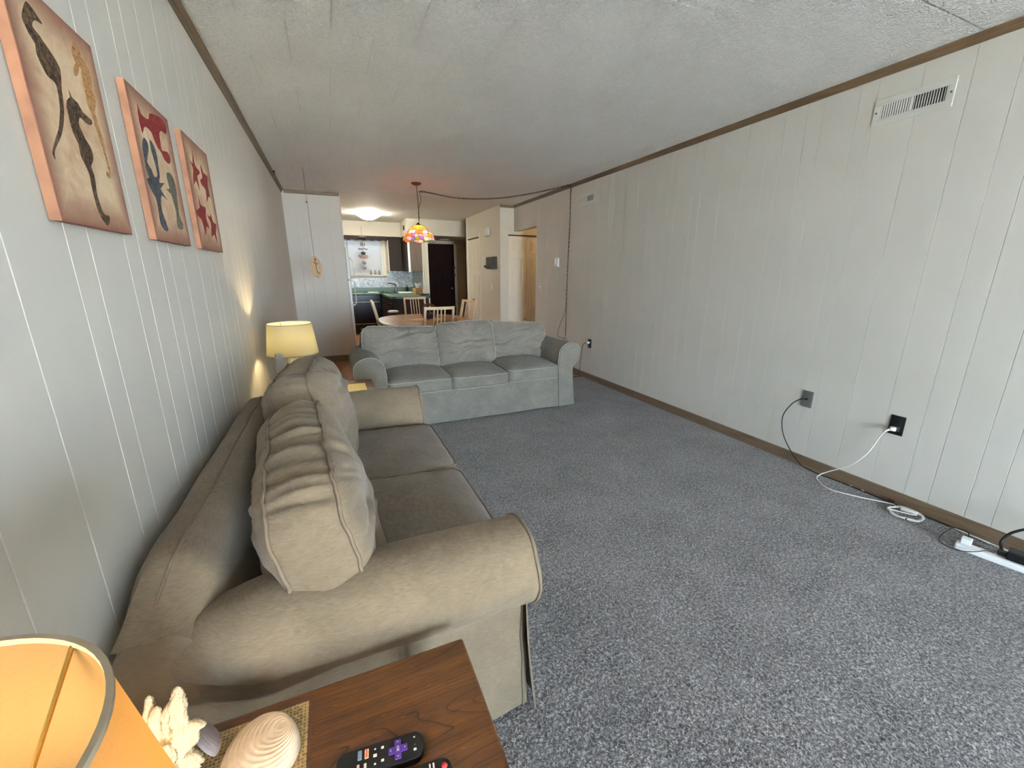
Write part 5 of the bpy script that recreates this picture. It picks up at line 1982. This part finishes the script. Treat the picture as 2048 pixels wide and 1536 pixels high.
def base_cabinet(label, x0, x1, y0, y1, face, n_doors, drawers=True):
    c = thing('base_cabinet', label, 'cabinet', ((x0 + x1) / 2, (y0 + y1) / 2, 0))
    part(c, 'carcass', MB().bx(x0, x1, y0, y1, 0.09, CZ - 0.04), 'cabinet')
    part(c, 'toe_kick', MB().bx(x0 + 0.03, x1 - 0.03, y0 + 0.03, y1 - 0.03, 0.0, 0.09), 'black')
    if face == '-y':
        w = (x1 - x0) / n_doors
        for k in range(n_doors):
            a = x0 + k * w
            d = part(c, 'door', MB().bx(a + 0.008, a + w - 0.008, y0 - 0.018, y0, 0.11, 0.66, 0.003), 'cabinet')
            part(d, 'raised_panel', MB().bx(a + 0.06, a + w - 0.06, y0 - 0.024, y0 - 0.016, 0.17, 0.60, 0.006), 'cabinet')
            dr_ = part(c, 'drawer', MB().bx(a + 0.008, a + w - 0.008, y0 - 0.018, y0, 0.69, 0.85, 0.003), 'cabinet')
            part(dr_, 'knob', MB().lathe([(0.0, 0.022), (0.013, 0.018), (0.008, 0.006), (0.01, 0)], (0, 0, 0), 12, Matrix.Translation((a + w / 2, y0 - 0.018, 0.77)) @ Matrix.Rotation(PI / 2, 4, 'X')), 'bronze', True)
    else:
        w = (y1 - y0) / n_doors
        for k in range(n_doors):
            a = y0 + k * w
            d = part(c, 'door', MB().bx(x0 - 0.018, x0, a + 0.008, a + w - 0.008, 0.11, 0.66, 0.003), 'cabinet')
            part(d, 'raised_panel', MB().bx(x0 - 0.024, x0 - 0.016, a + 0.06, a + w - 0.06, 0.17, 0.60, 0.006), 'cabinet')
            dr_ = part(c, 'drawer', MB().bx(x0 - 0.018, x0, a + 0.008, a + w - 0.008, 0.69, 0.85, 0.003), 'cabinet')
            part(dr_, 'knob', MB().lathe([(0.0, 0.022), (0.013, 0.018), (0.008, 0.006), (0.01, 0)], (0, 0, 0), 12, Matrix.Translation((x0 - 0.018, a + w / 2, 0.77)) @ Matrix.Rotation(-PI / 2, 4, 'Y')), 'bronze', True)
    return c


base_cabinet('dark base cabinet left of the dishwasher', XL + 0.02, 0.385, 9.92, YK - 0.01, '-y', 2)
base_cabinet('dark base cabinet in the kitchen corner under the sink', 1.04, 1.89, 9.92, YK - 0.01, '-y', 2)
base_cabinet('dark base cabinets forming the peninsula', 1.06, 1.72, 8.06, 9.885, '-x', 4)
dw = thing('dishwasher', 'glossy black dishwasher under the green counter', 'dishwasher', (0.71, 10.2, 0))
part(dw, 'tub', MB().bx(0.395, 1.03, 9.93, YK - 0.02, 0.0, CZ - 0.042), 'black')
part(dw, 'door', MB().bx(0.40, 1.025, 9.895, 9.93, 0.235, 0.70, 0.006), 'black_gloss')
part(dw, 'control_panel', MB().bx(0.40, 1.025, 9.89, 9.93, 0.715, CZ - 0.045, 0.006), 'black_gloss')
part(dw, 'handle', MB().bx(0.42, 1.005, 9.872, 9.895, 0.702, 0.714, 0.004), 'steel', label='pale steel handle strip')
part(dw, 'kick_plate', MB().bx(0.40, 1.025, 9.905, 9.93, 0.02, 0.215, 0.004), 'black_gloss')
part(dw, 'kick_trim', MB().bx(0.40, 1.025, 9.893, 9.91, 0.216, 0.232, 0.003), 'steel')

sk = thing('kitchen_sink', 'steel sink with a curved tap in the kitchen counter', 'sink', (1.36, 10.18, CZ))
mb = MB()
mb.bx(1.12, 1.60, 9.98, 10.0, CZ, CZ + 0.008, 0.003).bx(1.12, 1.60, 10.38, 10.42, CZ, CZ + 0.008, 0.003).bx(1.12, 1.14, 10.0, 10.38, CZ, CZ + 0.008, 0.003).bx(1.58, 1.60, 10.0, 10.38, CZ, CZ + 0.008, 0.003)
mb.bx(1.14, 1.58, 10.0, 10.38, CZ + 0.0005, CZ + 0.002)
part(sk, 'rim', mb, 'steel')
mb = MB()
mb.tube(spline([(1.44, 10.40, CZ + 0.008), (1.44, 10.40, CZ + 0.12), (1.43, 10.38, CZ + 0.16), (1.36, 10.32, CZ + 0.185), (1.27, 10.25, CZ + 0.20), (1.24, 10.22, CZ + 0.19), (1.235, 10.21, CZ + 0.16)], 6), 0.013, 8)
mb.cyl((1.44, 10.40, CZ + 0.008), (1.44, 10.40, CZ + 0.03), 0.028, 0.022, 14)
part(sk, 'tap', mb, 'steel', True)
part(sk, 'tap_lever', MB().tube([(1.47, 10.40, CZ + 0.02), (1.50, 10.40, CZ + 0.06), (1.53, 10.38, CZ + 0.075)], 0.008, 7), 'steel', True)
sp_ = thing('soap_bottle', 'dark soap bottle beside the tap', 'bottle', (1.70, 10.36, CZ))
part(sp_, 'bottle', MB().lathe([(0.0, 0), (0.03, 0), (0.032, 0.01), (0.032, 0.085), (0.012, 0.105), (0.012, 0.12), (0, 0.12)], (1.70, 10.36, CZ), 16), 'black', True, 40)
part(sp_, 'pump', MB().cyl((1.70, 10.36, CZ + 0.12), (1.70, 10.36, CZ + 0.145), 0.006, seg=8).box((1.685, 10.36, CZ + 0.148), (0.045, 0.014, 0.01)), 'black')
# dish rack and trays on the counter
rk = thing('dish_rack', 'black dish rack with white edges on the kitchen counter', 'dish rack', (1.03, 9.62, CZ))
mb = MB()
for k in range(9):
    xx = 1.05 + k * 0.035
    mb.tube([(xx, 9.50, CZ + 0.01), (xx, 9.52, CZ + 0.045), (xx, 9.74, CZ + 0.045), (xx, 9.76, CZ + 0.01)], 0.004, 5)
part(rk, 'wires', mb, 'black')
part(rk, 'tray', MB().bx(1.03, 1.35, 9.48, 9.78, CZ, CZ + 0.012, 0.003), 'black')
solo('cutting_board', MB().bx(0.76, 0.99, 9.91, 10.12, CZ, CZ + 0.016, 0.005), 'white', 'white cutting board on the counter above the dishwasher', 'board')
solo('dish_towel', MB().bx(1.37, 1.66, 9.45, 9.72, CZ, CZ + 0.022, 0.01, 3), 'tissue', 'folded white towel beside the dish rack', 'towel')
# tissue box on the peninsula
tb_ = thing('tissue_box', 'tan patterned tissue box at the end of the kitchen counter', 'box', (1.70, 8.9, CZ))
TBM = Matrix.Translation((1.68, 8.92, CZ)) @ Matrix.Rotation(0.35, 4, 'Z')
mb = MB().bx(-0.085, 0.085, -0.06, 0.06, 0, 0.125, 0.004)
mb.bm.transform(TBM)
part(tb_, 'carton', mb, 'tissue_box')
mb = MB()
rnd = random.Random(3)
v, f = [], []
for i in range(9):
    t = i / 8
    for k in range(16):
        a = 2 * PI * k / 16
        r = 0.012 + 0.055 * t ** 0.8 + 0.02 * t * math.sin(a * 3 + t * 3)
        v.append(TBM @ Vector((r * math.cos(a) * 1.1, r * math.sin(a) * 0.6, 0.12 + 0.10 * t + 0.02 * t * math.sin(a * 4))))
for i in range(8):
    for k in range(16):
        f.append((i * 16 + k, i * 16 + (k + 1) % 16, (i + 1) * 16 + (k + 1) % 16, (i + 1) * 16 + k))
mb.raw(v, f)
part(tb_, 'tissue', mb, 'tissue', True)
st_ = thing('phone_stand', 'small black tray at the right end of the peninsula', 'tray', (1.70, 8.25, CZ))
mb = MB()
mb.bx(1.60, 1.78, 8.20, 8.34, CZ, CZ + 0.012, 0.004)
part(st_, 'tray', mb, 'black')
part(st_, 'rim', MB().tube([(1.60, 8.20, CZ + 0.014), (1.78, 8.20, CZ + 0.03), (1.78, 8.34, CZ + 0.03), (1.60, 8.34, CZ + 0.014)], 0.006, 6, True), 'black')
# stool
so = thing('kitchen_stool', 'small white-topped stool in front of the peninsula', 'stool', (0.98, 7.62, 0))
SXX, SYY = 0.985, 7.66
part(so, 'seat', MB().lathe([(0.0, 0.035), (0.07, 0.034), (0.094, 0.026), (0.098, 0.012), (0.09, 0.0), (0.0, 0.0)], (SXX, SYY, 0.655), 28), 'tissue', True, 60)
for k in range(3):
    a = 0.6 + k * 2 * PI / 3
    part(so, 'leg', MB().cyl((SXX + 0.12 * math.cos(a), SYY + 0.12 * math.sin(a), 0), (SXX + 0.06 * math.cos(a), SYY + 0.06 * math.sin(a), 0.656), 0.011, 0.013, 8), 'black')

# wall cabinets
uc = thing('wall_cabinet', 'dark brown wall cabinet with arched door right of the kitchen window', 'cabinet', (1.45, 10.35, 1.39))
part(uc, 'carcass', MB().bx(1.305, 1.60, 10.2, YK - 0.001, 1.39, 2.13), 'cabinet')
d = part(uc, 'door', MB().bx(1.312, 1.60, 10.18, 10.199, 1.395, 2.10, 0.003), 'cabinet')
arch = [(1.355, 1.44), (1.555, 1.44), (1.555, 1.96)] + [(1.455 + 0.1 * math.cos(a), 1.96 + 0.075 * math.sin(a)) for a in [k * PI / 10 for k in range(1, 10)]] + [(1.355, 1.96)]
part(d, 'raised_panel', MB().prism(arch, 'y', 10.171, 10.182), 'cabinet')
part(uc, 'side_trim', MB().bx(1.285, 1.304, 10.18, YK - 0.002, 1.38, 2.06, 0.002), 'door_white', label='pale strip on cabinet side')
uc2 = thing('wall_cabinet', 'brown wall cabinet whose plain side faces the dining room', 'cabinet', (1.75, 9.75, 1.375))
part(uc2, 'side_panel', MB().bx(1.625, 1.899, 9.31, 9.33, 1.375, 2.118, 0.002), 'cabinet_side')
part(uc2, 'carcass', MB().bx(1.625, 1.899, 9.331, 10.17, 1.378, 2.118), 'cabinet')
for k in range(2):
    y0 = 9.335 + k * 0.41
    d = part(uc2, 'door', MB().bx(1.606, 1.624, y0, y0 + 0.40, 1.385, 2.10, 0.003), 'cabinet')
    part(d, 'raised_panel', MB().bx(1.598, 1.607, y0 + 0.05, y0 + 0.35, 1.44, 2.04, 0.005), 'cabinet')
part(uc2, 'reflection_strip', MB().bx(1.590, 1.63, 9.30, 9.345, 1.36, 2.05, 0.003), 'white', label='white strip painting the window reflection on the doors')  # window reflection on the door faces, painted as a white strip
# scalloped valance over the window
vl = []
n = 9
for k in range(n * 8 + 1):
    u = k / (n * 8)
    vl.append((XL + 0.3 + (1.285 - XL - 0.3) * u, 2.05 + 0.016 * abs(math.sin(PI * n * u)) - 0.016))
mb = MB()
mb.prism(vl + [(1.285, 2.137), (XL + 0.3, 2.137)], 'y', 10.165, 10.185)
solo('window_valance', mb, 'cabinet', 'dark scalloped wooden valance above the kitchen window', 'valance')
part(None, 'soffit_vent', MB().bx(1.582, 1.59, 9.56, 9.72, 2.24, 2.33, 0.002).bx(1.579, 1.583, 9.59, 9.69, 2.26, 2.31), 'vent_dark')
tag(bpy.data.objects['soffit_vent'], 'small vent on the side of the kitchen soffit', 'vent')

# wind chime in front of the window
WX, WY = 0.742, 10.05
wcx = thing('wind_chime', 'capiz shell mobile hanging in front of the kitchen window', 'mobile', (WX, WY, 2.30))
mb = MB()
mb.tube([(WX, 10.16, 2.31), (WX, 10.12, 2.315), (WX, WY, 2.30), (WX, WY, 1.40)], 0.003, 5)
part(wcx, 'cord', mb, 'brown_cord')
part(wcx, 'bracket', MB().lathe([(0.0, 0.02), (0.02, 0.015), (0.09, 0.0), (0.095, -0.006), (0.0, -0.006)], (WX, WY, 2.10), 20), 'shell_thin', True)
rnd = random.Random(9)
for zc, n_, R_, mt in ((1.95, 5, 0.035, 'shell_grey'), (1.85, 8, 0.085, 'shell_grey'), (1.76, 5, 0.03, 'vent_dark'), (1.70, 8, 0.09, 'shell_grey'), (1.665, 8, 0.07, 'coral_red'), (1.56, 4, 0.025, 'shell_grey'), (1.45, 4, 0.02, 'shell_grey')):
    mb = MB()
    for k in range(n_):
        a = 2 * PI * k / n_ + zc * 9
        mb.ball((WX + R_ * math.cos(a), WY + R_ * math.sin(a), zc + rnd.uniform(-0.01, 0.01)), 0.02, 8, 6, (1, 0.5, 0.7 if n_ > 5 else 1.6))
        mb.cyl((WX, WY, zc + 0.02), (WX + R_ * math.cos(a), WY + R_ * math.sin(a), zc), 0.002, seg=4)
    o = part(wcx, 'shell_tier', mb, mt, True)
# three little jars on the sill
for k in range(3):
    xx = 0.905 + k * 0.095
    j = thing('sill_jar', ['small pale jar on the kitchen sill, leftmost of three', 'small pale jar on the kitchen sill, middle of three', 'small pale jar on the kitchen sill, rightmost of three'][k], 'jar', (xx, YK - 0.045, KZ0), 0, 'jars on the kitchen sill')
    part(j, 'jar', MB().lathe([(0.0, 0), (0.022, 0), (0.028, 0.02), (0.026, 0.05), (0.014, 0.07), (0.016, 0.08), (0, 0.08)], (xx, YK - 0.045, KZ0), 14), 'shell_thin', True)
    part(j, 'lid', MB().ball((xx, YK - 0.045, KZ0 + 0.09), 0.014, 10, 8), 'shell_grey', True)

# kitchen ceiling light: scalloped glass dish
KX, KY = 0.80, 8.78
kl = thing('ceiling_light', 'lit scalloped glass ceiling light in the kitchen', 'lamp', (KX, KY, H))
v, f = [], []
for i in range(11):
    t = i / 10
    for k in range(48):
        a = 2 * PI * k / 48
        r = 0.235 * t * (1 + 0.10 * t * math.cos(a * 6))
        v.append((KX + r * math.cos(a), KY + r * math.sin(a), H - 0.125 + 0.095 * t ** 2 + 0.012 * t * math.cos(a * 6)))
for i in range(10):
    for k in range(48):
        k2 = (k + 1) % 48
        f.append((i * 48 + k, i * 48 + k2, (i + 1) * 48 + k2, (i + 1) * 48 + k))
part(kl, 'glass_dish', MB().raw(v, f), 'lamp_glass', True)
part(kl, 'ceiling_plate', MB().lathe([(0.0, -0.03), (0.10, -0.028), (0.115, -0.012), (0.118, 0)], (KX, KY, H), 28), 'white', True)
part(kl, 'finial', MB().lathe([(0.0, -0.16), (0.012, -0.15), (0.02, -0.138), (0.012, -0.122), (0.0, -0.12)], (KX, KY, H), 14), 'steel', True)
part(kl, 'rod', MB().cyl((KX, KY, H - 0.125), (KX, KY, H - 0.02), 0.006, seg=8), 'steel')
l = bpy.data.lights.new('kitchen_light', 'POINT')
l.energy = 12
l.color = (1, 0.94, 0.84)
l.shadow_soft_size = 0.05
lo = bpy.data.objects.new('kitchen_light', l)
lo.location = (KX, KY, H - 0.06)
COL.objects.link(lo)
lo.parent = kl
lo.matrix_parent_inverse = ROOT[kl.name].inverted()

el_ = thing('ceiling_light', 'unlit round ceiling light in the low entry', 'lamp', (2.55, 9.95, 2.12))
part(el_, 'dome', MB().lathe([(0.0, -0.055), (0.06, -0.05), (0.11, -0.03), (0.13, -0.008)], (2.55, 9.95, 2.12), 28), 'vent', True)
part(el_, 'rim', MB().lathe([(0.13, -0.012), (0.14, -0.008), (0.14, 0.0), (0.125, 0.0)], (2.55, 9.95, 2.12), 28), 'bronze', True)

# hall ceiling lamp (out of view; its warm light reaches the hall door)
hl = thing('ceiling_light', 'warm hall ceiling light out of view', 'lamp', (4.1, 6.42, H))
part(hl, 'dome', MB().lathe([(0.0, -0.07), (0.08, -0.06), (0.12, -0.03), (0.13, 0.0)], (4.1, 6.42, H), 24), 'bulb', True)
l = bpy.data.lights.new('hall_light', 'POINT')
l.energy = 0.7
l.color = (1, 0.66, 0.36)
l.shadow_soft_size = 0.06
lo = bpy.data.objects.new('hall_light', l)
lo.location = (4.1, 6.42, H - 0.12)
COL.objects.link(lo)
lo.parent = hl
lo.matrix_parent_inverse = ROOT[hl.name].inverted()
